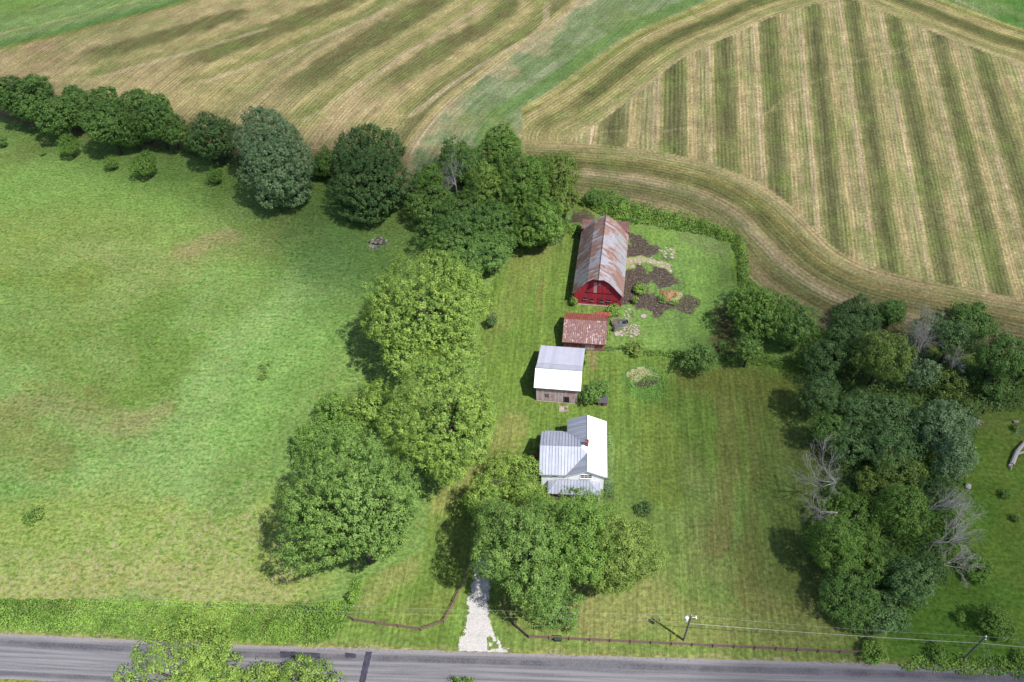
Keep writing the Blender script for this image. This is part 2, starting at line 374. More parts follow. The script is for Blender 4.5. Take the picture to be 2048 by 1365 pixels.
    col = np.where(zn[:, None], cn, col); msk[zn, 2] = .35; row[zn, 2] = .3
    PL([(1900,830),(2048,820)], 4, C(112,138,70), .4); PL([(1985,850),(2030,860)], 3, C(132,138,76), .4, nz=.9); mark(1, [(1822,1242),(1830,1236)], 1.2, .7)
    # ---- field
    dt, _, al = pdist(x, y, TREEL)
    cf = mixc(np.tile(MID, (n, 1)), BRN, ss(f1, .35, .6)); cf = mixc(cf, TAN, ss(f2, .45, .7) * .6)
    ru = dt.copy(); rv = al.copy()
    dl, sl, all_ = pdist(x, y, Lw); s = dl * sl
    DK = [[(1020,-20),(1000,30),(860,112),(745,190)], [(900,-20),(854,10),(700,100),(586,176),(540,200)], [(715,-20),(683,5),(520,70),(390,117),(330,132)], [(470,30),(300,80),(150,120)]]
    far = ss(dt, 8, 16)
    m = (s < 0) & zf
    base = prof(-s, [0, 2.5, 4, 8, 11, 16, 28, 31, 38, 52, 55, 64, 90], [SAND, TANY, OLD, MID, TANY, TAN, TAN, TANY, MID, TAN, MID, TANY, TAN])
    cf = np.where(m[:, None], mixc(cf, base, .8 * far * ss(130 + s, 0, 40)), cf)
    ru = np.where(m & (dt > 12), -s, ru); rv = np.where(m & (dt > 12), all_, rv)
    for p, wd in zip(DK, (4.2, 5.2, 5.5, 4.5)):
        P_ = smooth(GW(p)); d, _, _ = pdist(x, y, P_); k = ss(1 - d / (wd * 1.4) + (f3 - .5) * .4 + (f2 - .5) * .2, 0, .6) * .85 * (1 - ss(al_(P_, x, y), .82, 1.0) * .8)
        k = np.where(m, k, 0); cf = mixc(cf, mixc(np.tile(C(100,108,62), (n, 1)), C(112,108,68), ss(f3, .4, .6)), k)
        d2 = pdist(x, y, P_ + np.array([9, -9]))[0]; k = ss(1 - d2 / 3.0 + (f3 - .5) * .5, 0, .6) * .55 * m; cf = mixc(cf, C(128,134,76), k)
        d2 = pdist(x, y, P_ + np.array([5.5, -5.5]))[0]; k = ss(1 - d2 / 2.5, 0, .6) * .5 * m; cf = mixc(cf, TANY, k)
        d2 = pdist(x, y, P_ + np.array([11.5, -11.5]))[0]; k = ss(1 - d2 / 1.4, 0, .6) * .6 * m; cf = mixc(cf, SAND, k)
    hd = ss(1 - dt / 16 + (f2 - .5) * .6, 0, .4) * .8                          # brown headland along the trees
    hcol = prof(dt, [0, 4, 7, 10, 14, 17, 22], [C(150,132,92), BRN, C(128,112,78), BRN, TAN, C(140,124,92), BRN])
    cf = np.where((s < 4)[:, None], mixc(cf, hcol, hd), cf)
    # waterway
    du, sgu, alu = pdist(x, y, Ub); ua = du * sgu
    dlb, slb, alb = pdist(x, y, Lb); lb = -dlb * slb
    ww = zf & (s >= 0) & (ua > 20.5) | (zf & (s >= 0) & (x < G(1045, 262)[0]) )
    ww &= ~((lb > 0) & (y < G(900, 330)[1]) & (x > G(1010, 300)[0]))
    cw = mixc(np.tile(C(132,148,104), (n, 1)), C(152,160,122), ss(fbm(s, all_ * .15, .4, 22), .4, .6)); cw = mixc(cw, C(120,140,90), ss(f2, .5, .7) * .7)
    cw = mixc(cw, C(112,142,80), ss(1 - np.abs(ua - 23.5) / 3.5, 0, .6) * .9)
    cw = mixc(cw, SAND, ss(1 - s / 5 + (f2 - .5) * 3, .1, .8) * .7)
    bot = ss(G(900, 205)[1] - y, 0, 25); cw = mixc(cw, C(176,160,118), bot * ss(f2, .38, .6) * .8)
    cf = np.where(ww[:, None], cw, cf); ru = np.where(ww, s * 1.3, ru); rv = np.where(ww, all_, rv)
    # right half: interior stripes
    sd_ = np.stack([(x - A[0]) * nn[0] + (y - A[1]) * nn[1] for A, nn in STRW], -1)
    k = np.full(n, -1.0); k = np.where(sd_[:, 0] < 0, sd_[:, 0] / 16.0, k)
    for i in range(7):
        a0, a1 = sd_[:, i], sd_[:, i + 1]; q = (a0 >= 0) & (a1 < 0); k = np.where(q, i + a0 / np.maximum(a0 - a1, 1e-3), k)
    k = np.where(sd_[:, 7] >= 0, 7 + sd_[:, 7] / 13.0, k)
    fr = k - np.floor(k)
    T2 = C(186,168,122); D2 = C(104,106,68); D3 = C(124,122,82)
    frw = (fr + (f3 - .5) * .05) ; inn = prof(np.clip(frw, 0, 1), [0, .10, .21, .27, .34, .42, .52, .60, .68, .74, .80, .90, 1], [D2, D3, MID, T2, T2 * .95, C(176,162,118), C(160,156,108), C(168,158,112), SAND * .97, T2, C(138,138,88), D3, D2])
    lines = fbm(k * 15, rv * 0 + y * .02, 2.2, 31, 3); inn = inn * (.82 + .36 * lines[:, None])
    inn = mixc(inn, C(118,132,66), ss(fbm(k * 15, y * .12, .5, 33), .5, .75) * .35); inn = mixc(inn, C(128,110,80), ss(f1, .5, .7) * .3)
    right = zf & ~ww & (s >= 0)
    cf = np.where(right[:, None], inn, cf); ru = np.where(right, k * 14, ru); rv = np.where(right, y, rv)
    near_ = (1 - ss(x - G(1040, 262)[0], 3, 30)) * .7
    up_ = right & (ua > 0) & (lb < 2)
    cu = prof(ua, [0, 1.5, 3.5, 5.5, 8.5, 10.5, 12, 14, 16, 17.5, 19.5, 21, 23], [SAND * .9, TANY, MID, TANY, C(116,114,70), OLD, C(116,114,70), TANY, TAN, C(128,136,66), TANY, GRN, C(96,140,62)])
    cu = mixc(cu, C(104,140,72), ss(ua, 19.5, 22) * (x > G(1640, 0)[0]))
    cu = mixc(cu, TANY, near_ * ss(f2, .3, .6)); cf = np.where(up_[:, None], cu, cf); ru = np.where(up_, ua, ru); rv = np.where(up_, alu, rv)
    lo_ = right & (lb > 0)
    clb = prof(lb, [0, 1.5, 3.5, 5, 7.5, 9.5, 11.5, 13, 14.5, 17, 20, 22, 24, 27, 30, 36], [TAN, TAN, MID, C(150,140,88), C(120,122,72), C(128,124,78), TAN, SAND * .85, MID, C(118,112,68), BRN * 1.1, TAN, C(130,122,80), TANY, C(120,122,66), TAN])
    clb = mixc(clb, BRN, ss(x, 60, 90)[...] * .35)
    clb = mixc(clb, TANY * .9, near_ * ss(f2, .35, .6)); clb = mixc(clb, MID, ss(fbm(lb, alb * .08, .25, 55), .45, .7) * .5); cf = np.where(lo_[:, None], clb, cf); ru = np.where(lo_, lb, ru); rv = np.where(lo_, alb, rv)
    # pale wobbling tracks that cross the rows
    for p in [[(1200,262),(1290,264),(1400,258)], [(1490,240),(1640,160),(1800,95)], [(1400,345),(1300,330),(1180,300)], [(1780,110),(1900,60)]]:
        d, _, _ = pdist(wx, wy, GW(p)); cf = mixc(cf, SAND, ss(1 - d / .5, 0, .6) * .3)
    # far side beyond the tree-less edge: green meadow with cut lines
    E_ = smooth(GW([(430,-40),(390,0),(195,54),(0,100),(-200,130)])); de, se, ae = pdist(x, y, E_)
    me = zf & (se * (1 if pdist(*[np.array([q]) for q in G(100, 0)[:2]], E_)[1][0] > 0 else -1) > 0) & (y > 150) & (x < 0)
    ce = prof(de, [0, 3, 5, 9, 10, 13, 20, 26, 30, 45], [C(150,140,80), C(98,130,74), C(106,140,78), C(134,150,100), C(128,150,88), C(126,156,88), C(134,158,98), C(112,140,78), C(126,156,82), C(120,154,80)])
    ce = mixc(ce, SAND, ss(1 - np.abs(de - 11 - 3 * f2) / 1.2 + (f3 - .5) * 2.2, .3, 1) * .6 + ss(1 - np.abs(de - 24 - 5 * f2) / 1.2 + (f3 - .5) * 2.2, .3, 1) * .5)
    cf = np.where(me[:, None], ce, cf)
    E2 = smooth(GW([(1790,-60),(1860,-10),(1960,40),(2048,95),(2150,160)])); d2_, s2_, _ = pdist(x, y, E2)
    me2 = zf & (ua > 20) & (x > G(1700, 0)[0]); cf = np.where(me2[:, None], mixc(mixc(np.tile(C(96,136,66), (n, 1)), C(124,148,90), ss(f2, .4, .65)), SAND, ss(1 - np.abs(d2_ - 3 - 2 * f2) / .9 + (f3 - .5) * 2, .3, 1) * .7), cf)
    ln_ = fbm(ru, rv * .03, 1.1, 35, 3); cf = cf * (.84 + .36 * ln_[:, None])
    cf = mixc(cf, cf * .88, ss(f3, .4, .6)); cf = cf * (.9 + .18 * f1[:, None])
    cf = mixc(cf, C(120,140,70), ss(fbm(x, y, .12, 57, 5, .6), .52, .72) * .35)
    col = np.where(zf[:, None], cf, col)
    rowf = np.stack([ru, rv, np.where(ww | me | me2, .7, 1.0)], -1); row = np.where(zf[:, None], rowf, row)
    msk[zf, 2] = np.where((ww | me | me2)[zf], .35, .0)
    # rough greener fringe along the field edge
    fe, _, _ = pdist(x, y, FIELD[6:22]); k = ss(1 - fe / 2.2 + (f3 - .5) * 1.2, 0, .5) * .75; right_ = (x > G(1150, 412)[0])
    col = mixc(col, C(122,150,62), k * right_)
    # road-side strip
    dr, sr, _ = pdist(x, y, ROADP); k = ss(1 - dr / 1.0 + (f3 - .5) * 1.2, 0, .6) * .8; col = mixc(col, C(150,150,92), k)
    msk[:, 1] = np.maximum(msk[:, 1], ss(1 - dr / 1.1 + (f3 - .5) * 1.4, 0, .8) * .8)
    south = (sr < 0) & ~zf; col = mixc(col, C(150,160,72), south * ss(f1 + 1, 0, 1))
    zone = np.zeros(n, int); zone[zl] = 1; zone[zp] = 2; zone[zn] = 3; zone[zf] = 4; zone[south & (dr > .5) & ~zf] = 5
    return col, msk, row, zone

def ground_mat():
    m = NT('ground'); P = m.pos(); col = m.attr('col').outputs['Color']; mk = m.sep(m.attr('msk').outputs['Vector']); rw = m.sep(m.attr('row').outputs['Vector'])
    u, v, amp = rw[0], rw[1], rw[2]
    n1 = m.noise(P, 1.6, 5, .68); n2 = m.noise(P, .35, 4, .6); nf = m.noise(P, 6.0, 3, .7)
    # streaks that follow the rows / the mower
    s1 = m.noise(m.comb(m.math('MULTIPLY', u, 1.9), m.math('MULTIPLY', v, .07), 0.0), 1.0, 4, .6)
    s2 = m.noise(m.comb(m.math('MULTIPLY', u, 4.5), m.math('MULTIPLY', v, .16), 7.0), 1.0, 3, .6)
    wv = m.math('SINE', m.math('MULTIPLY', u, 2 * math.pi / 1.05))
    isf = m.ramp(amp, .82, .95)
    b = m.math('MULTIPLY_ADD', m.math('SUBTRACT', n1, .5), 2.4, 1.0)
    b = m.math('MULTIPLY', b, m.math('MULTIPLY_ADD', m.math('SUBTRACT', n2, .5), .7, 1.0))
    b = m.math('MULTIPLY', b, m.math('MULTIPLY_ADD', m.math('SUBTRACT', m.noise(P, .11, 5, .62), .5), .6, 1.0))
    b = m.math('MULTIPLY', b, m.math('MULTIPLY_ADD', m.math('SUBTRACT', nf, .5), .9, 1.0))
    b = m.math('MULTIPLY', b, m.math('MULTIPLY_ADD', m.math('MULTIPLY', m.math('SUBTRACT', s1, .5), amp), 1.5, 1.0))
    b = m.math('MULTIPLY', b, m.math('MULTIPLY_ADD', m.math('MULTIPLY', m.math('SUBTRACT', s2, .5), amp), .9, 1.0))
    b = m.math('MULTIPLY', b, m.math('MULTIPLY_ADD', m.math('MULTIPLY', wv, isf), .13, 1.0))
    c = m.mix(1.0, col, m.comb(b, b, b), 'MULTIPLY')
    # hue drift: dry vs lush
    c = m.mix(m.math('MULTIPLY', m.ramp(m.noise(P, .55, 5, .65), .48, .72), .24), c, m.mix(1.0, c, (1.28, .98, .95), 'MULTIPLY'))
    c = m.mix(m.math('MULTIPLY', m.ramp(m.noise(m.scale(P, 1, 1, 2), .9, 4, .7), .5, .7), .35), c, m.mix(1.0, c, (.82, .95, .68), 'MULTIPLY'))
    # patches of drier and of lusher grass with broken edges
    pa = m.noise(m.scale(P, .8, 1.2, 1), .42, 7, .74, .5); c = m.mix(m.math('MULTIPLY', m.math('MULTIPLY', m.ramp(pa, .53, .6), mk[2]), .5), c, m.mix(1.0, c, (1.16, .93, .92), 'MULTIPLY'))
    pb = m.noise(m.scale(P, .8, 1.3, 1), .3, 7, .76, .7); c = m.mix(m.math('MULTIPLY', m.math('MULTIPLY', m.ramp(pb, .54, .6), mk[2]), .55), c, m.mix(1.0, c, (.74, .92, .66), 'MULTIPLY'))
    # weedy tufts
    t = m.noise(m.scale(P, .75, 1.5, 1), 1.1, 3, .62, .8); tf = m.math('MULTIPLY', m.ramp(t, .54, .60), mk[2])
    tf = m.math('MULTIPLY', tf, m.ramp(n2, .34, .52))
    c = m.mix(tf, c, m.mix(1.0, c, (.42, .66, .35), 'MULTIPLY'))
    # straw / bare patches
    ns = m.noise(P, 1.3, 5, .72); sf = m.ramp(m.math('ADD', ns, m.math('MULTIPLY', mk[1], .55)), .9, 1.06)
    c = m.mix(m.math('MULTIPLY', sf, m.ramp(mk[1], 0, .1)), c, m.mix(nf, C(214, 206, 160), C(176, 162, 122)))
    # dark mud
    nd = m.noise(P, 1.7, 7, .8, .3); df = m.ramp(m.math('ADD', nd, m.math('MULTIPLY', mk[0], .5)), .66, 1.02)
    df = m.math('MULTIPLY', df, m.math('SUBTRACT', 1.0, m.math('MULTIPLY', m.ramp(mk[1], .3, .8), .9)))
    mud = m.mix(m.ramp(m.noise(P, 2.4, 4, .7), .35, .7), C(62, 53, 54), C(130, 110, 100)); mud = m.mix(m.ramp(m.noise(P, 3.2, 2, .5), .66, .7), mud, C(200, 186, 170))
    c = m.mix(m.math('MULTIPLY', df, m.ramp(mk[0], 0, .1)), c, mud)
    m.bump(m.math('ADD', n1, m.math('MULTIPLY', tf, .6)), .55, .12)
    return m.fin(c, .95, 0, .08)

MG = ground_mat()
def axis(segs):
    o = []
    for a, b, d in segs: o += list(np.arange(a, b, d))
    return np.array(o + [segs[-1][1]])
gx = axis([(-420, -200, 4), (-200, -105, .9), (-105, 105, .5), (105, 190, .8), (190, 420, 4)])
gy = axis([(-80, 20, 3), (20, 150, .5), (150, 230, .7), (230, 320, 1.0), (320, 560, 6)])
X, Y = np.meshgrid(gx, gy, indexing='ij'); V = np.stack([X.ravel(), Y.ravel()], -1)
gcol, gmsk, grow, gzone = ground_attrs(V[:, 0], V[:, 1])
nx, ny = len(gx), len(gy); I = np.arange(nx * ny).reshape(nx, ny)
Qg = np.stack([I[:-1, :-1].ravel(), I[1:, :-1].ravel(), I[1:, 1:].ravel(), I[:-1, 1:].ravel()], -1)
zq = gzone[Qg[:, 0]]
relief = (fbm(V[:, 0], V[:, 1], .05, 50, 3) - .5) * .25
for zi, nm in enumerate(('pasture', 'lawn', 'paddock', 'grass_yard', 'field', 'verge')):
    q = Qg[zq == zi]; ids, inv = np.unique(q, return_inverse=True)
    VV = np.column_stack([V[ids], np.zeros(len(ids))])
    o = np_mesh(nm, VV, inv.reshape(q.shape), MG, attrs=(('col', 'FLOAT_COLOR', 'POINT', np.column_stack([gcol[ids], np.ones(len(ids))])), ('msk', 'FLOAT_VECTOR', 'POINT', gmsk[ids]), ('row', 'FLOAT_VECTOR', 'POINT', grow[ids])))
    tag(o, kind='structure')
gr = MB().add([(-6000, -6000, -.5), (6000, -6000, -.5), (6000, 9000, -.5), (-6000, 9000, -.5)], [(0, 1, 2, 3)]).build('ground', rough_mat('far_ground', C(112, 130, 70), C(140, 136, 88), .01))
tag(gr, kind='structure')

# ------------------------------------------------------------------ road, patch, driveway
def strip(P, w0, w1, z, name, mat, du=.6, dv=.35, rag=0.0):
    """strip beside polyline P between offsets w0..w1 (to the right of travel = south), with u,v attributes"""
    P = smooth(P, 12); s = np.r_[0, np.cumsum(np.hypot(*np.diff(P, axis=0).T))]; L = s[-1]
    ss_ = np.linspace(0, L, int(L / du)); x = np.interp(ss_, s, P[:, 0]); y = np.interp(ss_, s, P[:, 1])
    tx = np.gradient(x); ty = np.gradient(y); h = np.hypot(tx, ty); nxx, nyy = ty / h, -tx / h
    ws = np.linspace(w0, w1, max(2, int((w1 - w0) / dv)))
    XX = x[:, None] + nxx[:, None] * ws; YY = y[:, None] + nyy[:, None] * ws
    if rag:
        e = np.zeros_like(ws); e[0] = -1; e[-1] = 1
        off = (fbm(XX, YY, .9, 77, 3) - .5) * 2 * rag * e; XX += nxx[:, None] * off; YY += nyy[:, None] * off
    n, k = XX.shape; I = np.arange(n * k).reshape(n, k)
    Q = np.stack([I[:-1, :-1].ravel(), I[:-1, 1:].ravel(), I[1:, 1:].ravel(), I[1:, :-1].ravel()], -1)
    UV = np.stack([np.repeat(ss_[:, None], k, 1).ravel(), np.repeat(ws[None], n, 0).ravel(), np.zeros(n * k)], -1)
    o = np_mesh(name, np.stack([XX.ravel(), YY.ravel(), np.full(n * k, z)], -1), Q, mat, attrs=(('row', 'FLOAT_VECTOR', 'POINT', UV),))
    return tag(o, kind='structure')
def asphalt():
    m = NT('asphalt'); rw = m.sep(m.attr('row').outputs['Vector']); u, v = rw[0], rw[1]; P = m.pos()
    s1 = m.noise(m.comb(m.math('MULTIPLY', u, .05), m.math('MULTIPLY', v, 2.2), 0.0), 1.0, 5, .6)
    n1 = m.noise(P, 2.2, 6, .7); nb = m.noise(P, .25, 3, .5)
    dark = m.math('ADD', m.ramp(m.math('ABSOLUTE', m.math('SUBTRACT', v, 1.35)), .2, .75, 1, 0), m.ramp(m.math('ABSOLUTE', m.math('SUBTRACT', v, 5.7)), .15, .5, .9, 0))
    dark = m.math('MULTIPLY', dark, m.ramp(m.math('ADD', s1, m.math('MULTIPLY', nb, .6)), .55, .95))
    c = m.mix(m.ramp(s1, .35, .65), C(120, 118, 123), C(166, 163, 165)); c = m.mix(m.math('MULTIPLY', dark, .9), c, C(78, 76, 84))
    edge = m.math('ADD', m.ramp(v, .2, .75, 1, 0), m.ramp(v, 6.1, 6.7, 0, 1))
    c = m.mix(m.math('MULTIPLY', edge, m.ramp(n1, .3, .6)), c, C(180, 170, 168))
    c = m.mix(m.ramp(n1, .56, .8, 0, .35), c, C(60, 57, 68))
    c = m.mix(m.ramp(m.noise(P, 5, 3, .6), .3, .7, 0, .3), c, C(176, 170, 178))
    m.bump(n1, .3, .02)
    return m.fin(c, .9, 0, .2)
strip(ROADP, 0, ROADW, .05, 'road', asphalt(), rag=.12)
pat = MB(); a = G(738, 1304)[:2]; b = G(726, 1364)[:2] + np.array([-.3, -1.2]); d = (b - a) / np.hypot(*(b - a)); nn = np.array([-d[1], d[0]])
pts = []
for t in np.linspace(0, 1, 14): p = a + (b - a) * t; pts.append((p, .5 + .07 * random.uniform(-1, 1)))
for p, ww_ in pts: pat.v += [(*(p + nn * ww_), .054), (*(p - nn * ww_ * 1.0), .054)]
for i in range(13): pat.f.append((2 * i, 2 * i + 1, 2 * i + 3, 2 * i + 2))
tag(pat.build('asphalt_patch', rough_mat('tar', C(70, 68, 84), C(92, 90, 106), 1.2)), kind='structure')
for px0, px1 in ((560, 640), (690, 712)):
    p = MB(); q = [G(px0, 1303 + (px0 - 560) * .02), G(px1, 1305 + (px1 - 560) * .02), G(px1, 1317), G(px0, 1316)]
    q = [(v_[0], v_[1], .054) for v_ in q[::-1]]; p.add(q, [(0, 1, 2, 3)]); tag(p.build('asphalt_patch', bpy.data.materials['tar']), kind='structure')

def drive():
    C0 = smooth(GW([(960, 1312), (958, 1288), (956, 1250), (958, 1200), (965, 1150), (968, 1122)]))
    m = NT('gravel'); P = m.pos(); n = m.noise(P, 7.0, 5, .75); n2 = m.noise(P, .6, 4, .6)
    c = m.mix(m.ramp(m.math('ADD', m.math('MULTIPLY', n, .6), m.math('MULTIPLY', m.noise(P, 5.0, 5, .7), .5)), .34, .72), C(182, 174, 168, .55), C(236, 230, 226, .64)); c = m.mix(m.ramp(m.math('ADD', n, m.math('MULTIPLY', n2, .5)), .80, .98, 0, .85), c, C(120, 130, 90))
    m.bump(n, .6, .05); m.fin(c, .95, 0, .1)
    lo = C0.min(0) - 6; hi = C0.max(0) + 6; hx = np.arange(lo[0], hi[0], .14); hy = np.arange(lo[1], hi[1], .14)
    XX, YY = np.meshgrid(hx, hy, indexing='ij'); d, s, al = pdist(XX.ravel(), YY.ravel(), C0)
    tot = al.max(); wd = np.interp(al, [0, 1, 3.5, 6, tot], [4.0, 3.2, 2.1, 1.45, 1.25])
    keep = d < wd + (fbm(XX.ravel(), YY.ravel(), 1.0, 90, 5, .7) - .5) * 1.9
    keep &= pdist(XX.ravel(), YY.ravel(), ROADP)[1] * 1 > 0
    # grass island in the mouth
    keep &= ~((np.abs(d * s + 1.9) < .8) & (al > .6) & (al < 2.8) & (fbm(XX.ravel(), YY.ravel(), 1.4, 91) > .42))
    I = np.arange(XX.size).reshape(XX.shape); Q = np.stack([I[:-1, :-1].ravel(), I[1:, :-1].ravel(), I[1:, 1:].ravel(), I[:-1, 1:].ravel()], -1)
    Q = Q[keep[Q[:, 0]]]; ids, inv = np.unique(Q, return_inverse=True)
    V_ = np.stack([XX.ravel()[ids], YY.ravel()[ids], np.full(len(ids), .03)], -1)
    tag(np_mesh('driveway', V_, inv.reshape(Q.shape), m.mat), kind='structure')
drive()
# ------------------------------------------------------------------ materials for buildings
M_RED = siding('red_boards', [C(180,54,68,.8), C(156,46,60,.8), C(150,110,118,.8)], .3, .35)
M_GREYRED = siding('weathered_boards', [C(196,146,148,.8), C(172,122,126,.75), C(204,188,192,.8)], .32, .9)
M_SHEDW = siding('shed_boards', [C(176,104,98,.7), C(150,92,88,.7), C(180,164,158,.7)], .34, .7)
M_WHITEW = rough_mat('white_clapboard', np.array([.82,.82,.83]), np.array([.88,.88,.87]), 2, (1,1,8), .6)
M_TRIM = rough_mat('white_trim', np.array([.7,.7,.72]), np.array([.8,.8,.8]), 6, rough=.5)
M_DARK = rough_mat('dark_opening', np.array([.012,.011,.014]), np.array([.03,.026,.03]), 4)
M_GLASS = rough_mat('window_glass', np.array([.03,.03,.035]), np.array([.06,.06,.065]), 3, rough=.5, spec=.2)
M_GALV = sheet('galvanised_seam', C(182,186,204,.62), C(202,205,220,.62), 0, .52, .42, .25, .55)
M_GALVY = sheet('galvanised_seam_y', C(172,176,196,.6), C(196,200,214,.6), 1, .52, .42, .25, .5)
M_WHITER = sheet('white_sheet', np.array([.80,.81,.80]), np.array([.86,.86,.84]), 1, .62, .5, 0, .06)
M_SHED2 = sheet('plain_sheet', C(186,184,200,.8), C(200,198,212,.8), 0, .62, .5, .1, .10)
M_SHED2F = sheet('plain_sheet_glare', np.array([.78,.80,.78]), np.array([.84,.85,.82]), 0, .62, .5, 0, .04)  # front copy of the plain sheet, sun glare put into its colour as white
M_RUSTB = rusty('barn_sheet', C(204,201,208,.8), C(174,171,180,.75), C(168,132,118,.66), C(142,108,98,.62), 1, bias=-.09)
M_RUSTL = rusty('rusty_sheet', C(196,176,176,.5), C(160,110,116,.5), C(160,116,106,.55), C(142,100,94,.52), 0, bias=-.25)
M_RUSTS = rusty('flaking_sheet', C(224,206,196,.56), C(196,172,176,.56), C(160,118,108,.6), C(140,102,102,.6), 0, bias=-.12, panel=.75, fleck=True)
M_RUSTO = rusty('orange_sheet', C(200,150,130,.5), C(180,140,140,.5), C(190,104,84,.55), C(164,84,72,.5), 0, bias=-.3, panel=.75)
M_BRICK = rough_mat('brick', C(170,92,84,.6), C(140,70,66,.6), 9)
M_WOOD = rough_mat('fence_wood', C(152,124,114,.6), C(116,90,82,.6), 5, (1,1,4))
M_GREYW = rough_mat('grey_wood', C(150,142,150,.55), C(118,112,118,.5), 4, (1,1,4))
M_CONC = rough_mat('concrete', C(204,190,170,.55), C(168,148,132,.5), 2.2)
M_STONE = rough_mat('stone', C(216,200,186,.55), C(176,160,146,.5), 2.5)
M_BARK = rough_mat('bark', C(120,110,104,.4), C(86,76,70,.4), 6, (1,1,.3))
M_DEADW = rough_mat('dead_wood', C(206,198,192,.85), C(160,150,144,.7), 8)
M_METAL = rough_mat('dull_metal', C(190,196,200,.6), C(160,166,172,.6), 3, rough=.4, metal=.3)
M_WIRE = rough_mat('wire', C(210,215,205,.6), C(180,185,176,.6), 3, rough=.5)
M_YEL = rough_mat('yellow_plastic', C(220,215,60,.6), C(200,190,50,.6), 3)
M_CANW = rough_mat('white_paint', np.array([.6,.62,.66]), np.array([.72,.74,.78]), 3, rough=.4)
def plain(nm, c): return rough_mat(nm, c, c * .75, 4)

def wallbox(parent, name, x0, x1, y0, y1, z1, mat):
    return MB().box(x0, x1, y0, y1, 0, z1).build(name, mat, parent)
def profile_wall(parent, prof_, y0, y1, mat, name='wall'):
    """solid whose cross-section (x, z) is prof_, running from y0 to y1"""
    k = len(prof_); b = MB(); vs = [(x, y0, z) for x, z in prof_] + [(x, y1, z) for x, z in prof_]
    b.add(vs, [tuple(range(k)), tuple(range(2 * k - 1, k - 1, -1))] + [(i, i + k, (i + 1) % k + k, (i + 1) % k) for i in range(k)])
    return b.build(name, mat, parent)
def gable_x(parent, yz, x0, x1, mat, name='wall'):
    k = len(yz); vs = [(x0, y, z) for y, z in yz] + [(x1, y, z) for y, z in yz]
    return MB().add(vs, [tuple(range(k - 1, -1, -1)), tuple(range(k, 2 * k))] + [(i, (i + 1) % k, (i + 1) % k + k, i + k) for i in range(k)]).build(name, mat, parent)
def window(parent, x, z, w, h, yf, cols=1, rows=1, name='window', glass=None, fm=None, sill=True, fw_=.05):
    """window in a wall facing -y whose face is at yf"""
    g = MB().box(x - w / 2, x + w / 2, yf - .03, yf + .05, z - h / 2, z + h / 2).build(name, glass or M_GLASS, parent)
    f = MB(); t = .06
    f.box(x - w / 2 - t, x - w / 2, yf - .06, yf + .02, z - h / 2, z + h / 2); f.box(x + w / 2, x + w / 2 + t, yf - .06, yf + .02, z - h / 2, z + h / 2)
    f.box(x - w / 2 - t, x + w / 2 + t, yf - .06, yf + .02, z + h / 2, z + h / 2 + t)
    for i in range(1, cols): xx = x - w / 2 + w * i / cols; f.box(xx - .035, xx + .035, yf - .055, yf - .031, z - h / 2, z + h / 2)
    for i in range(1, rows): zz = z - h / 2 + h * i / rows; f.box(x - w / 2, x + w / 2, yf - .052, yf - .031, zz - .025, zz + .025)
    f.build('frame', fm or M_TRIM, g)
    if sill: MB().box(x - w / 2 - .12, x + w / 2 + .12, yf - .16, yf + .01, z - h / 2 - .1, z - h / 2 - .001).build('sill', fm or M_TRIM, g)
    return g
def seams(b, p0, p1, q0, q1, n, h=.045, w=.03):
    """thin standing ribs on the quad p0->p1 (top edge) to q0->q1 (bottom edge)"""
    p0, p1, q0, q1 = map(lambda v: np.array(v, float), (p0, p1, q0, q1)); nm = np.cross(p1 - p0, q0 - p0); nm /= np.linalg.norm(nm)
    if nm[2] < 0: nm = -nm
    d = (p1 - p0) / np.linalg.norm(p1 - p0)
    for i in range(n + 1):
        t = i / n; a = p0 + (p1 - p0) * t; c = q0 + (q1 - q0) * t
        if np.linalg.norm(a - c) < .3: continue
        vs = [a - d * w, a + d * w, c + d * w, c - d * w]; vs = [v + nm * .002 for v in vs] + [v + nm * h for v in vs]
        b.add(vs, [(4, 5, 6, 7), (0, 1, 5, 4), (1, 2, 6, 5), (2, 3, 7, 6), (3, 0, 4, 7)])

# ------------------------------------------------------------------ farmhouse
H = empty('farmhouse', (10.84, 71.33, 0), R_(-6.5), label='white farmhouse with grey metal cross-gable roof and front porch behind the large maples', cat='house')
XR, ZR, ZE, SL = 0.0, 5.9, 4.22, .5
# walls
profile_wall(H, [(-3.0, 0), (3.0, 0), (3.0, 4.2), (0, 5.72), (-3.0, 4.2)], .35, 11.0, M_WHITEW)
wb = MB(); yy = [.40, 8.5]; wz = [(.40, 4.2), (4.45, 6.2), (8.5, 4.2)]
vs = [(-7.45, .40, 0), (-7.45, 8.5, 0), (-7.45, 8.5, 4.2), (-7.45, 4.45, 6.2), (-7.45, .40, 4.2)]; vs += [(-2.9, y, z) for x, y, z in vs]
wb.add(vs, [(0, 4, 3, 2, 1), (5, 6, 7, 8, 9)] + [(i, (i + 1) % 5, 5 + (i + 1) % 5, 5 + i) for i in range(5)]).build('wall', M_WHITEW, H)
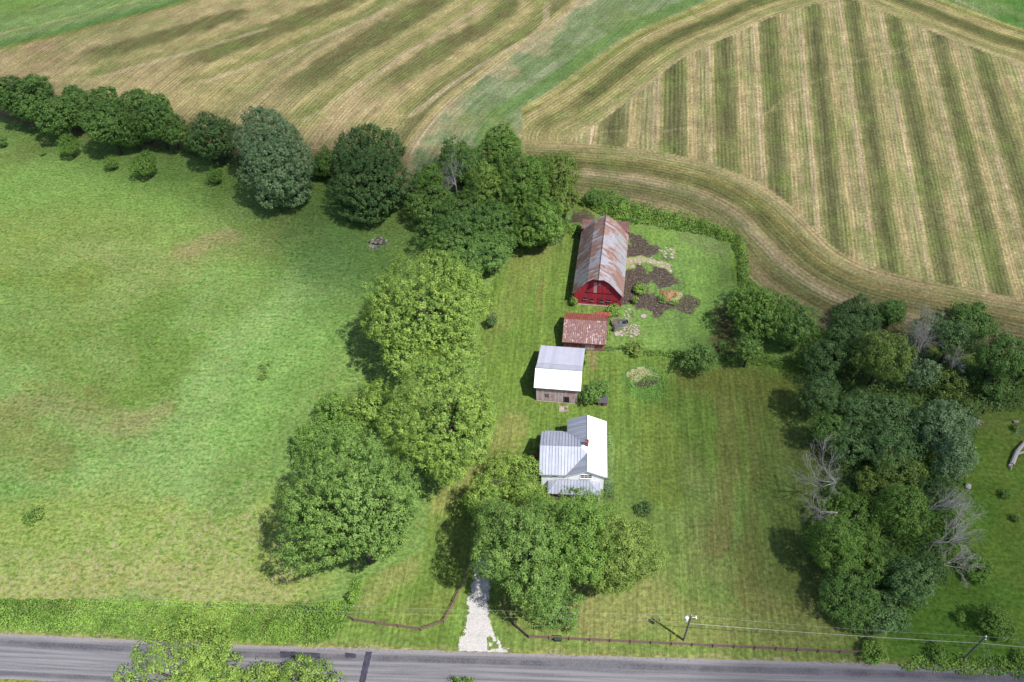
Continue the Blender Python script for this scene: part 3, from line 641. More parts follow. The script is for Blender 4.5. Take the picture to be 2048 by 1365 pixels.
# main roof: east slope (white sheet), west slope in two pieces (front and rear of the wing)
n_e = (SL, 0, 1); n_w = (-SL, 0, 1); T = .09
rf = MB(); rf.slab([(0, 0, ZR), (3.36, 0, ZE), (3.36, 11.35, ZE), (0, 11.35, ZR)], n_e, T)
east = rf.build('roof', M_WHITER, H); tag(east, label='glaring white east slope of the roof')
Vf, Vr, E_ = (0, 3.45, ZR), (0, 5.45, ZR), (-1.0, 4.45, 6.4)
rw_ = MB(); rw_.slab([(0, 0, ZR), Vf, (-3.36, .09, ZE), (-3.36, 0, ZE)], n_w, T)
rw_.slab([Vr, (0, 11.35, ZR), (-3.36, 11.35, ZE), (-3.36, 8.81, ZE)], n_w, T)
seams(rw_, (0, .0, ZR), Vf, (-3.36, 0, ZE), (-3.36, .09, ZE), 6); seams(rw_, Vr, (0, 11.35, ZR), (-3.36, 8.81, ZE), (-3.36, 11.35, ZE), 10)
rw_.build('roof', M_GALVY, H)
wr = MB(); wr.slab([(-7.8, 4.45, 6.4), (-7.8, .09, ZE), (-3.36, .09, ZE), Vf, E_], (0, -.5, 1), T)
wr.slab([E_, Vr, (-3.36, 8.81, ZE), (-7.8, 8.81, ZE), (-7.8, 4.45, 6.4)], (0, .5, 1), T)
for i in range(14):
    x = -7.78 + .52 * i
    if x < -1.0: zt, yt = 6.4, 4.45
    yb = .09
    if x > -3.36: yb = .09 + (x + 3.36)      # valley runs at 45 degrees
    if yb < 4.3:
        a = np.array([x, 4.45, 6.4]); c = np.array([x, yb, ZE + (yb - .09) * SL]); seams(wr, a, a + [.001, 0, 0], c, c + [.001, 0, 0], 1, w=.03)
        a = np.array([x, 4.45, 6.4]); c = np.array([x, 8.9 - yb, ZE + (yb - .09) * SL]); seams(wr, a, a + [.001, 0, 0], c, c + [.001, 0, 0], 1, w=.03)
wr.build('roof', M_GALV, H)
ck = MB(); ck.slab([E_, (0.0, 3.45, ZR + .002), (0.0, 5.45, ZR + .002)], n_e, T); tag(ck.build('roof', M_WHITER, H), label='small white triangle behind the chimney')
rc = MB(); rc.tube((0, -.02, ZR + .03), (0, 3.45, ZR + .03), .07, .07, 6); rc.tube((0, 5.45, ZR + .03), (0, 11.37, ZR + .03), .07, .07, 6); rc.tube((-7.82, 4.45, 6.42), (-1.0, 4.45, 6.42), .07, .07, 6)
rc.tube(Vf, (-3.36, .09, ZE + .03), .05, .05, 5); rc.tube(Vr, (-3.36, 8.81, ZE + .03), .05, .05, 5); rc.build('ridge_cap', M_METAL, H)
MB().box(3.36, 3.48, -.02, 11.37, 4.08, 4.2).build('gutter', M_METAL, H); MB().box(-7.8, -3.36, -.02, .085, 4.08, 4.19).build('gutter', M_METAL, H); MB().box(3.10, 3.20, .2, .3, 0, 4.1).build('downspout', M_METAL, H)
fa = MB(); fa.slab([(0, 0.0, ZR - .1), (3.36, .0, ZE - .1), (3.36, .0, ZE - .32), (0, .0, ZR - .32)], (0, -1, 0), .06); fa.slab([(0, 0.0, ZR - .1), (0, .0, ZR - .32), (-3.36, .0, ZE - .32), (-3.36, .0, ZE - .1)], (0, -1, 0), .06)
fa.build('bargeboard', M_CANW, H)
window(H, -.05, 3.72, 1.8, .95, .35, cols=3, rows=2); window(H, -5.2, 3.5, .85, .42, .40, cols=2)
for wx_ in (-1.6, 1.9): window(H, wx_, 1.35, .85, 1.2, .35, rows=2)
for yy_ in (2.5, 6.0, 9.2):                                            # east side windows
    g = MB().box(2.95, 3.02, yy_ - .4, yy_ + .4, 1.0, 2.5).build('window', M_GLASS, H)
    f = MB(); f.box(3.0, 3.06, yy_ - .5, yy_ - .4, .9, 2.6); f.box(3.0, 3.06, yy_ + .4, yy_ + .5, .9, 2.6); f.box(3.0, 3.06, yy_ - .4, yy_ + .4, 2.5, 2.6); f.box(3.0, 3.06, yy_ - .4, yy_ + .4, .9, 1.0); f.build('frame', M_TRIM, g)
ch = MB().box(-.32, .22, 4.75, 5.3, 5.2, 7.05).build('chimney', M_BRICK, H)
cp_ = MB(); cp_.box(-.38, .28, 4.69, 4.82, 7.051, 7.17); cp_.box(-.38, .28, 5.22, 5.36, 7.051, 7.17); cp_.box(-.38, -.25, 4.82, 5.22, 7.051, 7.17); cp_.box(.15, .28, 4.82, 5.22, 7.051, 7.17); cp_.build('chimney_cap', M_BRICK, ch)
# porch
po = MB(); A0, A1, B0, B1 = (-4.6, .3, 2.6), (.3, .3, 2.6), (-6.3, -2.25, 2.2), (2.35, -2.25, 2.2)
po.slab([A0, B0, B1, A1], (0, -.25, 1), .08); po.slab([A1, B1, (2.35, .3, 2.2)], (.2, 0, 1), .08); po.slab([A0, (-6.3, .3, 2.2), B0], (-.2, 0, 1), .08)
for i in range(17):
    x = -6.15 + .52 * i
    yt = .3 if -4.6 <= x <= .3 else (.3 - 2.55 * ((-4.6 - x) / 1.7) if x < -4.6 else .3 - 2.55 * ((x - .3) / 2.05))
    if yt > -2.0:
        zt = 2.2 + .4 * (yt + 2.25) / 2.55; seams(po, (x, yt, zt), (x + .001, yt, zt), (x, -2.25, 2.2), (x + .001, -2.25, 2.2), 1, w=.03)
po.build('porch_roof', M_GALV, H)
MB().tube(A1, B1, .05, .05, 5).tube(A0, B0, .05, .05, 5).tube(A0, A1, .05, .05, 5).build('ridge_cap', M_METAL, H)
MB().box(-6.1, 2.2, -2.1, .34, 0, .3).build('porch_floor', rough_mat('porch_boards', C(130, 104, 96), C(110, 88, 82), 3), H)
MB().box(-6.2, 2.3, -2.2, -2.08, 1.92, 2.1).build('porch_beam', rough_mat('porch_beam', C(140, 96, 84), C(120, 80, 70), 3), H)
for i in range(5): MB().box(-6.05 + 2.03 * i, -5.93 + 2.03 * i, -2.15, -2.03, .3, 1.92).build('porch_post', M_TRIM, H)
MB().box(-2.9, -2.0, .34, .39, .3, 2.15).build('door', plain('door_paint', C(110, 80, 76)), H)
# rear lean-to
MB().box(-7.0, -3.2, 8.52, 9.6, 0, 2.8).build('rear_porch_wall', M_WHITEW, H)
lr = MB(); lr.slab([(-7.2, 8.9, 3.3), (-3.1, 8.9, 3.3), (-3.1, 10.0, 2.85), (-7.2, 10.0, 2.85)], (0, .35, 1), .07); seams(lr, (-7.15, 8.9, 3.3), (-3.15, 8.9, 3.3), (-7.15, 10, 2.85), (-3.15, 10, 2.85), 5); lr.build('rear_porch_roof', M_GALV, H)

# ------------------------------------------------------------------ red gambrel barn
B = empty('barn', (17.86, 114.75, 0), R_(-11.3), label='long red gambrel-roofed barn with rusty streaked metal roof beside the muddy yard', cat='barn')
GP = [(-5.15, 3.15), (-2.25, 6.75), (0, 8.3), (2.25, 6.75), (5.15, 3.15)]
profile_wall(B, [(-4.8, 0), (4.8, 0), (4.8, 3.35), (2.12, 6.65), (0, 8.1), (-2.12, 6.65), (-4.8, 3.35)], 0, 18.8, M_RED)
# roof: four bands; the ridge runs forward into a hay hood
LB_ = 19.05; names = []
for i in range(4):
    (xa, za), (xb, zb) = GP[i], GP[i + 1]; nm = (-(zb - za), 0, xb - xa)
    fa_, fb = -.42, -.42
    if i == 1: fb = -1.35
    if i == 2: fa_ = -1.35
    q = [(xa, fa_, za), (xb, fb, zb), (xb, LB_, zb), (xa, LB_, za)]
    if i == 1: q = [(xa, fa_, za), ((xa * .5), fa_, (za + zb) / 2 ), (xb, fb, zb), (xb, LB_, zb), (xa, LB_, za)]
    if i == 2: q = [(xa, fa_, za), ((xb * .5), fb, (za + zb) / 2), (xb, fb, zb), (xb, LB_, zb), (xa, LB_, za)]
    b = MB().slab(q, nm, .08)
    b.build('roof', M_RUSTB, B)
MB().tube((0, -1.37, 8.33), (0, 19.07, 8.33), .08, .08, 6).build('ridge_cap', plain('ridge_dark', C(110, 100, 110)), B)
MB().tube((0, 18.9, 8.3), (0, 18.9, 9.2), .03, .02, 5).build('lightning_rod', M_WIRE, B)
# lean-to behind
profile_wall(B, [(-4.75, 0), (4.75, 0), (4.75, 2.8), (-4.75, 2.8)], 18.81, 23.2, M_RED, 'lean_to_wall')
MB().slab([(-5.15, 19.06, 4.2), (5.15, 19.06, 4.2), (5.2, 23.7, 3.0), (-5.2, 23.7, 3.0)], (0, .26, 1), .08).build('lean_to_roof', M_RUSTL, B)
gable_x(B, [(18.82, 2.801), (23.2, 2.801), (18.82, 4.0)], -4.7, 4.7, M_RED, 'lean_to_wall')
window(B, -2.55, 1.75, .75, .45, 0, glass=M_DARK, fm=M_GREYW); window(B, -1.15, 1.45, .62, .5, 0, glass=M_DARK, fm=M_GREYW); window(B, .8, 1.4, .7, .5, 0, glass=M_DARK, fm=M_GREYW); window(B, 2.25, 1.65, .72, .45, 0, glass=M_DARK, fm=M_GREYW)
MR = plain('old_red_frame', C(130, 40, 50, .7))
for w_ in B.children:
    if w_.name.startswith('window'):
        for f_ in w_.children:
            if f_.name.startswith('frame'): f_.data.materials[0] = MR
MB().box(3.25, 3.75, -.02, .03, 1.55, 1.72).build('slot', M_DARK, B)
lf = MB(); lf.box(-2.7, 3.0, -.05, .02, 3.42, 3.52); lf.box(-.16, -.06, -.05, .02, 3.52, 7.2); lf.build('loft_door_track', plain('old_dark_red', C(80, 30, 36)), B)
MB().box(-.9, -.17, -.03, .02, 3.53, 6.3).build('loft_door', M_GREYRED, B); MB().box(-.05, .5, -.03, .02, 5.6, 6.5).build('loft_hatch', M_GREYW, B)
MB().box(-3.9, 4.5, -.25, .0, 0, .12).build('footing', M_CONC, B)
MT = plain('old_red_trim', C(150, 60, 66))
MB().box(-.1, 1.98, -.05, .02, 2.1, 2.2).box(0, .08, -.045, .02, .1, 2.1).box(1.9, 1.98, -.045, .02, .1, 2.1).build('door_frame', MT, B)
MB().box(3.8, 3.88, -.045, .02, .1, 2.1).build('corner_trim', MT, B)
MB().box(4.8, 4.86, 1.0, 1.9, .05, 2.0).build('side_door', M_GREYW, B)

# ------------------------------------------------------------------ rusty shed
S = empty('shed', (9.62, 103.15, 0), R_(-10), label='small board shed with flaking rust-red and white metal roof in front of the barn', cat='shed')
prof_yz = [(.4, 0), (7.7, 0), (7.7, 2.2), (4.5, 3.85), (.4, 2.2)]
gable_x(S, prof_yz, .3, 8.15, M_SHEDW)
MB().slab([(0, 4.5, 4.1), (0, 0, 2.3), (8.4, 0, 2.3), (8.4, 4.5, 4.1)], (0, -.4, 1), .08).build('roof', M_RUSTS, S)
tag(MB().slab([(0, 4.5, 4.1), (8.4, 4.5, 4.1), (8.4, 8.1, 2.2), (0, 8.1, 2.2)], (0, .5, 1), .08).build('roof', M_RUSTO, S), label='orange rusty rear slope')
MB().box(0, 8.4, -.06, 0, 2.12, 2.28).build('fascia', plain('shed_fascia', C(120, 66, 62)), S)
dd = MB(); dd.box(6.2, 6.28, .35, .4, 0, 2.1); dd.box(4.4, 4.48, .35, .4, 0, 2.1); dd.box(4.48, 6.2, .36, .395, .1, 2.05); dd.build('door', M_GREYRED, S)
MB().box(5.9, 8.9, 8.25, 9.4, 1.6, 1.68).build('side_roof', M_RUSTO, S)

# ------------------------------------------------------------------ white-roofed outbuilding (saltbox)
W = empty('outbuilding', (3.42, 90.75, 0), R_(-10.2), label='weathered pinkish-grey board outbuilding with glare-whitened front roof slope and grey rear slope', cat='outbuilding')
yz = [(.35, 0), (11.2, 0), (11.2, 2.6), (5.1, 4.75), (2.9, 6.05), (.35, 4.25)]
gable_x(W, yz, .35, 7.9, M_GREYRED)
tag(MB().slab([(0, 2.9, 6.3), (0, 0, 4.22), (8.45, 0, 4.22), (8.45, 2.9, 6.3)], (0, -.72, 1), .09).build('roof', M_SHED2F, W), label='front slope of the same metal with sun glare painted in')
tag(MB().slab([(0, 2.9, 6.3), (8.45, 2.9, 6.3), (8.45, 5.2, 4.95), (0, 5.2, 4.95)], (0, .587, 1), .09).build('roof', M_SHED2, W), label='short steep grey slope')
rr = MB().slab([(0, 5.2, 4.95), (8.45, 5.2, 4.95), (8.45, 11.65, 2.75), (0, 11.65, 2.75)], (0, .34, 1), .09).build('roof', M_SHED2, W); tag(rr, label='long grey rear slope with a rust stain')
MB().tube((0, 2.9, 6.33), (8.45, 2.9, 6.33), .07, .07, 6).tube((0, 5.2, 4.98), (8.45, 5.2, 4.98), .05, .05, 5).build('ridge_cap', M_METAL, W)
MB().box(0, 8.45, -.03, .0, 4.06, 4.2).build('fascia', M_METAL, W)
dk = MB().box(5.5, 6.35, .30, .36, .2, 1.75).build('doorway', M_DARK, W)
MB().box(5.42, 5.5, .26, .34, .1, 1.85).box(6.35, 6.43, .26, .34, .1, 1.85).box(5.42, 6.43, .26, .34, 1.85, 1.95).build('frame', M_GREYW, dk)
MB().box(1.95, 2.7, .31, .345, 1.3, 2.3).build('shutter', M_GREYW, W)
MB().box(.35, 7.9, .2, .34, 0, .14).build('footing', M_CONC, W)

# ------------------------------------------------------------------ foliage
def leafmat(name, a, b, tr=.15, gloss=.14):
    m = NT(name); t = m.attr('tint').outputs['Fac']; oi = m.n('ShaderNodeObjectInfo')
    c = m.mix(t, a, b)
    tb = m.n('ShaderNodeBsdfTranslucent'); m.l(m.mix(1.0, c, (1.25, 1.35, .7), 'MULTIPLY'), tb.inputs[0])
    m.fin(c, .55, 0, gloss); mx = m.n('ShaderNodeMixShader'); mx.inputs[0].default_value = tr
    m.l(m.p.outputs[0], mx.inputs[1]); m.l(tb.outputs[0], mx.inputs[2]); m.l(mx.outputs[0], m.out.inputs[0]); return m.mat
KL = .86
PAL = {
 'bright': leafmat('leaves_bright', C(80,112,44,KL), C(164,188,90,KL)),
 'lime': leafmat('leaves_lime', C(104,130,40,KL), C(186,198,78,KL)),
 'mid': leafmat('leaves_mid', C(70,106,42,KL), C(138,168,78,KL)),
 'sage': leafmat('leaves_sage', C(72,104,46,KL), C(140,168,86,KL)),
 'olive': leafmat('leaves_olive', C(82,106,46,KL), C(148,168,82,KL)),
 'dark': leafmat('leaves_dark', C(66,98,48,KL), C(126,158,78,KL)),
 'deep': leafmat('leaves_deep', C(60,88,48,KL), C(112,140,78,KL)),
 'blue': leafmat('leaves_blue', C(74,106,56,KL), C(132,162,98,KL)),
 'silver': leafmat('leaves_silver', C(74,104,60,KL), C(160,184,132,KL)),
 'weed': leafmat('leaves_weed', C(76,112,42,KL), C(148,180,82,KL)),
 'brown': leafmat('leaves_brown', C(110,96,74,KL), C(160,148,118,KL)),
 'red': leafmat('leaves_red', C(120,70,64,KL), C(160,100,90,KL)),
 'straw': leafmat('dry_stems', C(180,160,110,KL), C(220,200,150,KL)),
}
def quads(P, N, U, ln, wd, tint, V=None, Q=None):
    """one kite-shaped leaf spray per point: N normal, U long direction"""
    U = U - (U * N).sum(1, keepdims=True) * N; U /= np.linalg.norm(U, axis=1, keepdims=True) + 1e-9
    W_ = np.cross(N, U); ln = ln[:, None]; wd = wd[:, None]
    V = np.stack([P - U * ln, P + W_ * wd - U * ln * .1, P + U * ln, P - W_ * wd - U * ln * .1], 1).reshape(-1, 3)
    Q = np.arange(len(P) * 4).reshape(-1, 4); return V, Q
def rnd_unit(n):
    v = RNG.normal(size=(n, 3)); return v / np.linalg.norm(v, axis=1, keepdims=True)
def crown_arrays(c, R, rz, leaf=.3, clump=.9, dens=1.0, lobes=9, spike=0.0, gap=.18, zmin=-.8, lobamp=.40, seed=None):
    """a crown made of leaf clumps spread over a lobed volume, with gaps between them"""
    area = 4 * math.pi * (((R * R) ** 1.6 + 2 * (R * rz) ** 1.6) / 3) ** (1 / 1.6)
    K = int(area / (clump ** 2 * 1.6) * dens) + 12
    ld = rnd_unit(lobes); ld[:, 2] = np.abs(ld[:, 2]) * .9 - .2; ld /= np.linalg.norm(ld, axis=1, keepdims=True); la = RNG.uniform(.5, 1.2, lobes)
    D = rnd_unit(int(K * 1.7)); D = D[D[:, 2] > zmin][:K]; K = len(D)
    dot = D @ ld.T; f = 1 - lobamp + lobamp * np.clip((la * np.exp(-(1 - dot) / .13)).max(1), 0, 1.15)
    keep = RNG.random(K) > gap * (f < 1 - lobamp * .5) * 2.0 - 0; D = D[keep]; f = f[keep]; K = len(D)
    rr_ = f * (1 - .14 * RNG.random(K) ** 2); rr_ *= np.where(RNG.random(K) < .06, RNG.uniform(1.0, 1.06, K), 1)
    CP = D * rr_[:, None] * np.array([R, R, rz])
    inner = RNG.random(K) < .26; CP[inner] *= RNG.uniform(.45, .8, (inner.sum(), 1))
    out = D * np.array([1 / R, 1 / R, 1 / rz]); out /= np.linalg.norm(out, axis=1, keepdims=True)
    ax = out + np.array([0, 0, .5 + spike]); ax /= np.linalg.norm(ax, axis=1, keepdims=True)
    cr = clump * RNG.uniform(.5, 1.2, K); m = np.maximum(6, ((4.2 if leaf > .3 else 2.7) * (cr / leaf) ** 2).astype(int)); tot = int(m.sum())
    ci = np.repeat(np.arange(K), m); o = rnd_unit(tot) * (RNG.random((tot, 1)) ** .33)
    o[:, 2] = np.where(o[:, 2] < -.35, -o[:, 2], o[:, 2])
    el = 1 + spike * 1.2; al = (o * ax[ci]).sum(1, keepdims=True); o = o + ax[ci] * al * (el - 1)
    o *= np.where(spike > 0, 1 / el ** .5, 1)
    P = CP[ci] + o * cr[ci][:, None] * .8
    N = o * .95 + out[ci] * .55 + rnd_unit(tot) * .4 + np.array([0, 0, .22]); N /= np.linalg.norm(N, axis=1, keepdims=True)
    U = rnd_unit(tot) + ax[ci] * (.5 + spike)
    s = leaf * RNG.uniform(.55, 1.15, tot)
    tc = RNG.random(K) * .6 + .15; tint = np.clip(tc[ci] + RNG.normal(0, .17, tot), 0, 1)
    V, Q = quads(P, N, U, s * .62, s * .40, tint); return V + np.array(c), Q, tint
def leaves_obj(name, parts, mat, parent=None):
    V = []; Q = []; T_ = []; b = 0
    for v, q, t in parts: V.append(v); Q.append(q + b); T_.append(t); b += len(v)
    return np_mesh(name, np.concatenate(V), np.concatenate(Q), mat, parent, attrs=(('tint', 'FLOAT', 'FACE', np.concatenate(T_)),))
def limb(b, p0, d, L, r, depth, spread=.55, curl=.25, minr=.02, nb=3, upw=.15):
    seg = 3; p = np.array(p0, float); d = np.array(d, float) / np.linalg.norm(d)
    for i in range(seg):
        q = p + d * L / seg; r2 = r * (1 - .22 * (i + 1)); b.tube(p, q, r * (1 - .22 * i), max(r2, minr * .7), 5 if r > .06 else 3, cap=False)
        if depth > 0 and i >= 0:
            for _ in range(nb if i == seg - 1 else 1):
                dn = d + np.array([random.gauss(0, spread), random.gauss(0, spread), random.gauss(0, spread) + upw]); dn /= np.linalg.norm(dn)
                limb(b, q, dn, L * random.uniform(.55, .8), max(r2 * .65, minr), depth - 1, spread, curl, minr, nb, upw)
        p = q; d = d + np.array([random.gauss(0, curl), random.gauss(0, curl), random.gauss(0, curl) * .6]); d /= np.linalg.norm(d)
def solve(cx, cy, w, h, clear):
    hc = 5.0
    for _ in range(6):
        p = G(cx, cy, hc); s = F / depth(p); R = 1.1 * w / 2 / s; A = 1.1 * h / 2 / s
        dr = p - [0, 0, CAMH]; th = math.asin(-dr[2] / np.linalg.norm(dr))
        rz = math.sqrt(max(A * A - (R * math.sin(th)) ** 2, (.35 * R * math.cos(th)) ** 2)) / math.cos(th); rz = min(max(rz, .5 * R), 1.7 * R)
        hc = rz * .92 + clear
    return p, R, rz, hc
NTREE = 0
TL = 'trees along the back boundary of the pasture'; YD = 'big trees shading the farmyard'; RW = 'trees of the wooded row east of the lawn'; YB = 'trees of the dense grove behind the barn'
def tree(px, label, pal, name='tree', cat='tree', group=None, clear=None, leaf=None, clump=None, **k):
    """px = list of crown ellipses (cx, cy, w, h) in picture px; the first gives the trunk"""
    global NTREE
    if group in (TL, YB, RW): k.setdefault('dens', 1.75); k.setdefault('gap', .04)
    k.setdefault('dens', 1.6); k.setdefault('gap', .08)
    parts = []; cs = []
    for i, (cx, cy, w_, h_) in enumerate(px):
        R0 = w_ / 2 / (F / depth(G(cx, cy, 4)))
        low = group in (TL, YB, RW)
        cl = clear if clear is not None else (.04 * R0) if low else (.28 * R0 if R0 > 4.2 else .15 * R0 if R0 > 2 else 0.0)
        p, R, rz, hc = solve(cx, cy, w_, h_, cl)
        if i == 0 and rz > 1.15 * R: rz = 1.15 * R
        if i > 0 and cs[0][1] > 5.5 and not low:
            hc = cs[0][3] * .85; p = G(cx, cy, hc); s_ = F / depth(p); R = 1.05 * w_ / 2 / s_; rz = min(max(1.05 * h_ / 2 / s_ * 1.0, .7 * R), 1.2 * R)
        cs.append((p, R, rz, hc))
    D_ = np.linalg.norm(cs[0][0] - [0, 0, CAMH])
    lf = leaf or max(.2, D_ * .0018); cmp_ = clump or min(.85, .22 + .13 * cs[0][1])
    base = cs[0][0].copy(); base[2] = 0; e = empty(name, tuple(base), 0, label=label, cat=cat, group=group)
    for p, R, rz, hc in cs: parts.append(crown_arrays((p[0] - base[0], p[1] - base[1], hc), R, rz, leaf=lf, clump=cmp_, lobes=int(7 + R * 1.5), **k))
    leaves_obj('crown', parts, PAL[pal], e)
    b = MB(); p, R, rz, hc = cs[0]
    if R > 1.6:
        tr = .05 * R + .08; top = hc * .75; b.tube((0, 0, 0), (0, 0, top * .5), tr * 1.25, tr * .85, 8); b.tube((0, 0, top * .5), (.1, .1, top), tr * .85, tr * .5, 7)
        for q, R2, rz2, hc2 in cs:
            o = np.array([q[0] - base[0], q[1] - base[1], 0])
            for _ in range(7 if R > 3 else 4):
                dd_ = rnd_unit(1)[0]; dd_[2] = abs(dd_[2]) * .8 + .15; dd_ /= np.linalg.norm(dd_)
                tip = o + [0, 0, hc2] + dd_ * np.array([R2, R2, rz2]) * .82; st_ = np.array([0, 0, top * random.uniform(.4, .95)]); mid = (st_ + tip) / 2 + rnd_unit(1)[0] * R2 * .1
                b.tube(st_, mid, tr * .42, tr * .25, 5, cap=False); b.tube(mid, tip, tr * .25, .03, 4, cap=False)
        b.build('trunk', M_BARK, e)
    else:
        for _ in range(5): a_ = random.uniform(0, 6.28); b.tube((0, 0, 0), (math.cos(a_) * R * .5, math.sin(a_) * R * .5, hc), .05, .02, 4, cap=False)
        b.build('stem', M_BARK, e)
    NTREE += 1
    return e
def bare_tree(cx, cy, L, label, lean=(0, 0, 1), depth_=3, r=.12, z0=0.0, name='dead_tree', n=3, spread=.5):
    p = G(cx, cy, z0); e = empty(name, (p[0], p[1], 0), 0, label=label, cat='dead tree')
    b = MB()
    if z0 > .5: b.tube((0, 0, 0), (0, 0, z0), r * 1.6, r * 1.1, 6)
    for i in range(n):
        d = np.array(lean) + np.array([random.gauss(0, .35), random.gauss(0, .35), random.gauss(0, .2)])
        limb(b, (0, 0, z0), d, L * random.uniform(.6, .85), r, depth_, spread, .16, .014, 3)
    b.build('branches', M_DEADW, e); return e
def mass(poly_px, name, label, cat, pal, hmin, hmax, dens, leaf=.25, kind=None, mound=1.2, world=False, edge=.7):
    """low tangled vegetation filling a ground polygon (one object)"""
    P = poly_px if world else GW(poly_px); lo = P.min(0); hi = P.max(0); A = np.prod(hi - lo); n = int(A * dens)
    x = RNG.uniform(lo[0], hi[0], n); y = RNG.uniform(lo[1], hi[1], n)
    d, _, _ = pdist(x, y, P, True); ins = inpoly(x, y, P); ed = (fbm(x, y, .8, 60) - .5) * 2 * edge; k = np.where(ins, d, -d) + ed > 0
    x, y, d = x[k], y[k], d[k]; n = len(x)
    hh = (hmin + (hmax - hmin) * fbm(x, y, .45, 61, 4) ** 1.3 * 1.6) * np.clip(.35 + d / mound, .35, 1)
    z = hh * RNG.random(n) ** .45
    # slope of the mound decides which way leaves face
    e_ = .3; gxx = (fbm(x + e_, y, .45, 61, 4) - fbm(x - e_, y, .45, 61, 4)) / (2 * e_) * (hmax - hmin); gyy = (fbm(x, y + e_, .45, 61, 4) - fbm(x, y - e_, .45, 61, 4)) / (2 * e_) * (hmax - hmin)
    N = np.stack([-gxx * 1.5, -gyy * 1.5, np.ones(n) * .8], -1) + rnd_unit(n) * .7; N /= np.linalg.norm(N, axis=1, keepdims=True)
    s = leaf * RNG.uniform(.5, 1.3, n); t = np.clip(-.25 + .6 * fbm(x, y, .7, 63, 3) + .9 * fbm(x, y, .16, 64, 3) + RNG.normal(0, .2, n), 0, 1)
    V, Q = quads(np.stack([x, y, z], -1), N, rnd_unit(n) + [0, 0, .3], s * .7, s * .38, t)
    o = leaves_obj(name, [(V, Q, t)], PAL[pal]); return tag(o, label=label, cat=cat, kind=kind)
# ------------------------------------------------------------------ clouds that keep the far tree line and the right-hand side dull
def cloud():
    """one high layer of thin cloud with an opening; its shade falls along the sun's direction"""
    zc = 620.0; off = SUN[:2] / SUN[2] * zc
    lit = GW([(-900,360),(-300,300),(0,285),(160,330),(330,385),(450,440),(560,530),(660,620),(740,640),(800,520),(1000,500),(1120,430),(1250,415),(1400,440),(1500,470),(1530,600),(1500,700),(1450,790),(1430,900),(1410,1020),(1420,1150),(1500,1250),(1640,1290),(1700,1500),(900,1900),(-900,1700)])
    xs = np.arange(-420, 420, 8.0); ys = np.arange(-120, 620, 8.0); X_, Y_ = np.meshgrid(xs, ys, indexing='ij'); x = X_.ravel(); y = Y_.ravel()
    wx = x + (fbm(x, y, .02, 70) - .5) * 14; wy = y + (fbm(x, y, .02, 71) - .5) * 14
    d, _, _ = pdist(wx, wy, lit, True); ins = inpoly(wx, wy, lit); sd = np.where(ins, -d, d)
    fd, _, _ = pdist(x, y, FIELD[:22]); fieldy = .5 * ss(np.where(inpoly(x, y, FIELD), fd, -fd), 2, 22)
    dn = ss(sd, -9, 12) * (1 - 2 * fieldy) * ss(np.minimum.reduce([x + 420, 412 - x, y + 120, 612 - y]), 0, 60)
    dn = np.clip(dn, 0, 1); th = 6 + 34 * dn * (.5 + fbm(x, y, .03, 72))
    top = np.stack([x + off[0], y + off[1], zc + th], -1); bot = np.stack([x + off[0], y + off[1], zc - th * .25], -1)
    nx_, ny_ = len(xs), len(ys); I = np.arange(nx_ * ny_).reshape(nx_, ny_); Q = np.stack([I[:-1, :-1].ravel(), I[1:, :-1].ravel(), I[1:, 1:].ravel(), I[:-1, 1:].ravel()], -1)
    k = (dn[Q].max(1) > .01); Q = Q[k]
    m = NT('cloud'); a = m.attr('tint').outputs['Fac']; n = m.noise(m.pos(), .012, 5, .55)
    al = m.math('MULTIPLY', m.math('MULTIPLY', a, m.ramp(n, .2, .6, .75, 1.0)), CLOUD_A)
    tr = m.n('ShaderNodeBsdfTransparent'); tl = m.n('ShaderNodeBsdfTranslucent'); tl.inputs[0].default_value = (.95, .95, .95, 1); df = m.n('ShaderNodeBsdfDiffuse'); df.inputs[0].default_value = (.9, .9, .9, 1)
    mm = m.n('ShaderNodeMixShader'); mm.inputs[0].default_value = .4; m.l(tl.outputs[0], mm.inputs[1]); m.l(df.outputs[0], mm.inputs[2])
    mx = m.n('ShaderNodeMixShader'); m.l(al, mx.inputs[0]); m.l(tr.outputs[0], mx.inputs[1]); m.l(mm.outputs[0], mx.inputs[2]); m.l(mx.outputs[0], m.out.inputs[0])
    V_ = np.concatenate([top, bot]); QQ = np.concatenate([Q, Q[:, ::-1] + nx_ * ny_]); t = np.concatenate([dn, dn])
    ids, inv = np.unique(QQ, return_inverse=True)
    o = np_mesh('cloud', V_[ids], inv.reshape(QQ.shape), m.mat, attrs=(('tint', 'FLOAT', 'POINT', t[ids]),)); tag(o, kind='structure')
CLOUD_A = .46
cloud()

# ------------------------------------------------------------------ trees
# back boundary, left to right
tree([(12,190,70,100)], 'pale thin-leaved tree cut by the left edge of the picture, beyond the pasture', 'dark', group=TL, lobamp=.4)
tree([(58,205,100,105),(75,178,50,60)], 'feathery dark tree second from the left end of the back tree line', 'dark', group=TL, spike=.5, lobamp=.4)
tree([(115,235,85,100)], 'dark bushy tree at the left end of the long hedge-like clump', 'dark', group=TL)
tree([(160,215,80,95),(152,190,30,40)], 'tree with a small pointed top above the long clump of the back tree line', 'dark', group=TL, lobamp=.4)
tree([(215,250,95,125)], 'leafy tree in the middle of the long clump behind the pasture', 'dark', group=TL)
tree([(205,205,70,60)], 'tree standing at the field side of the long clump', 'dark', group=TL)
tree([(275,215,80,80)], 'spreading tree with a bare snag, right of the middle of the long clump', 'dark', group=TL, lobamp=.4)
tree([(265,268,75,70)], 'low tree at the pasture foot of the long clump', 'dark', group=TL)
tree([(312,245,80,115),(320,210,50,50)], 'tree with a ragged top near the right end of the long clump', 'dark', group=TL, lobamp=.4)
tree([(345,265,60,75)], 'small tree closing the right end of the long clump', 'dark', group=TL)
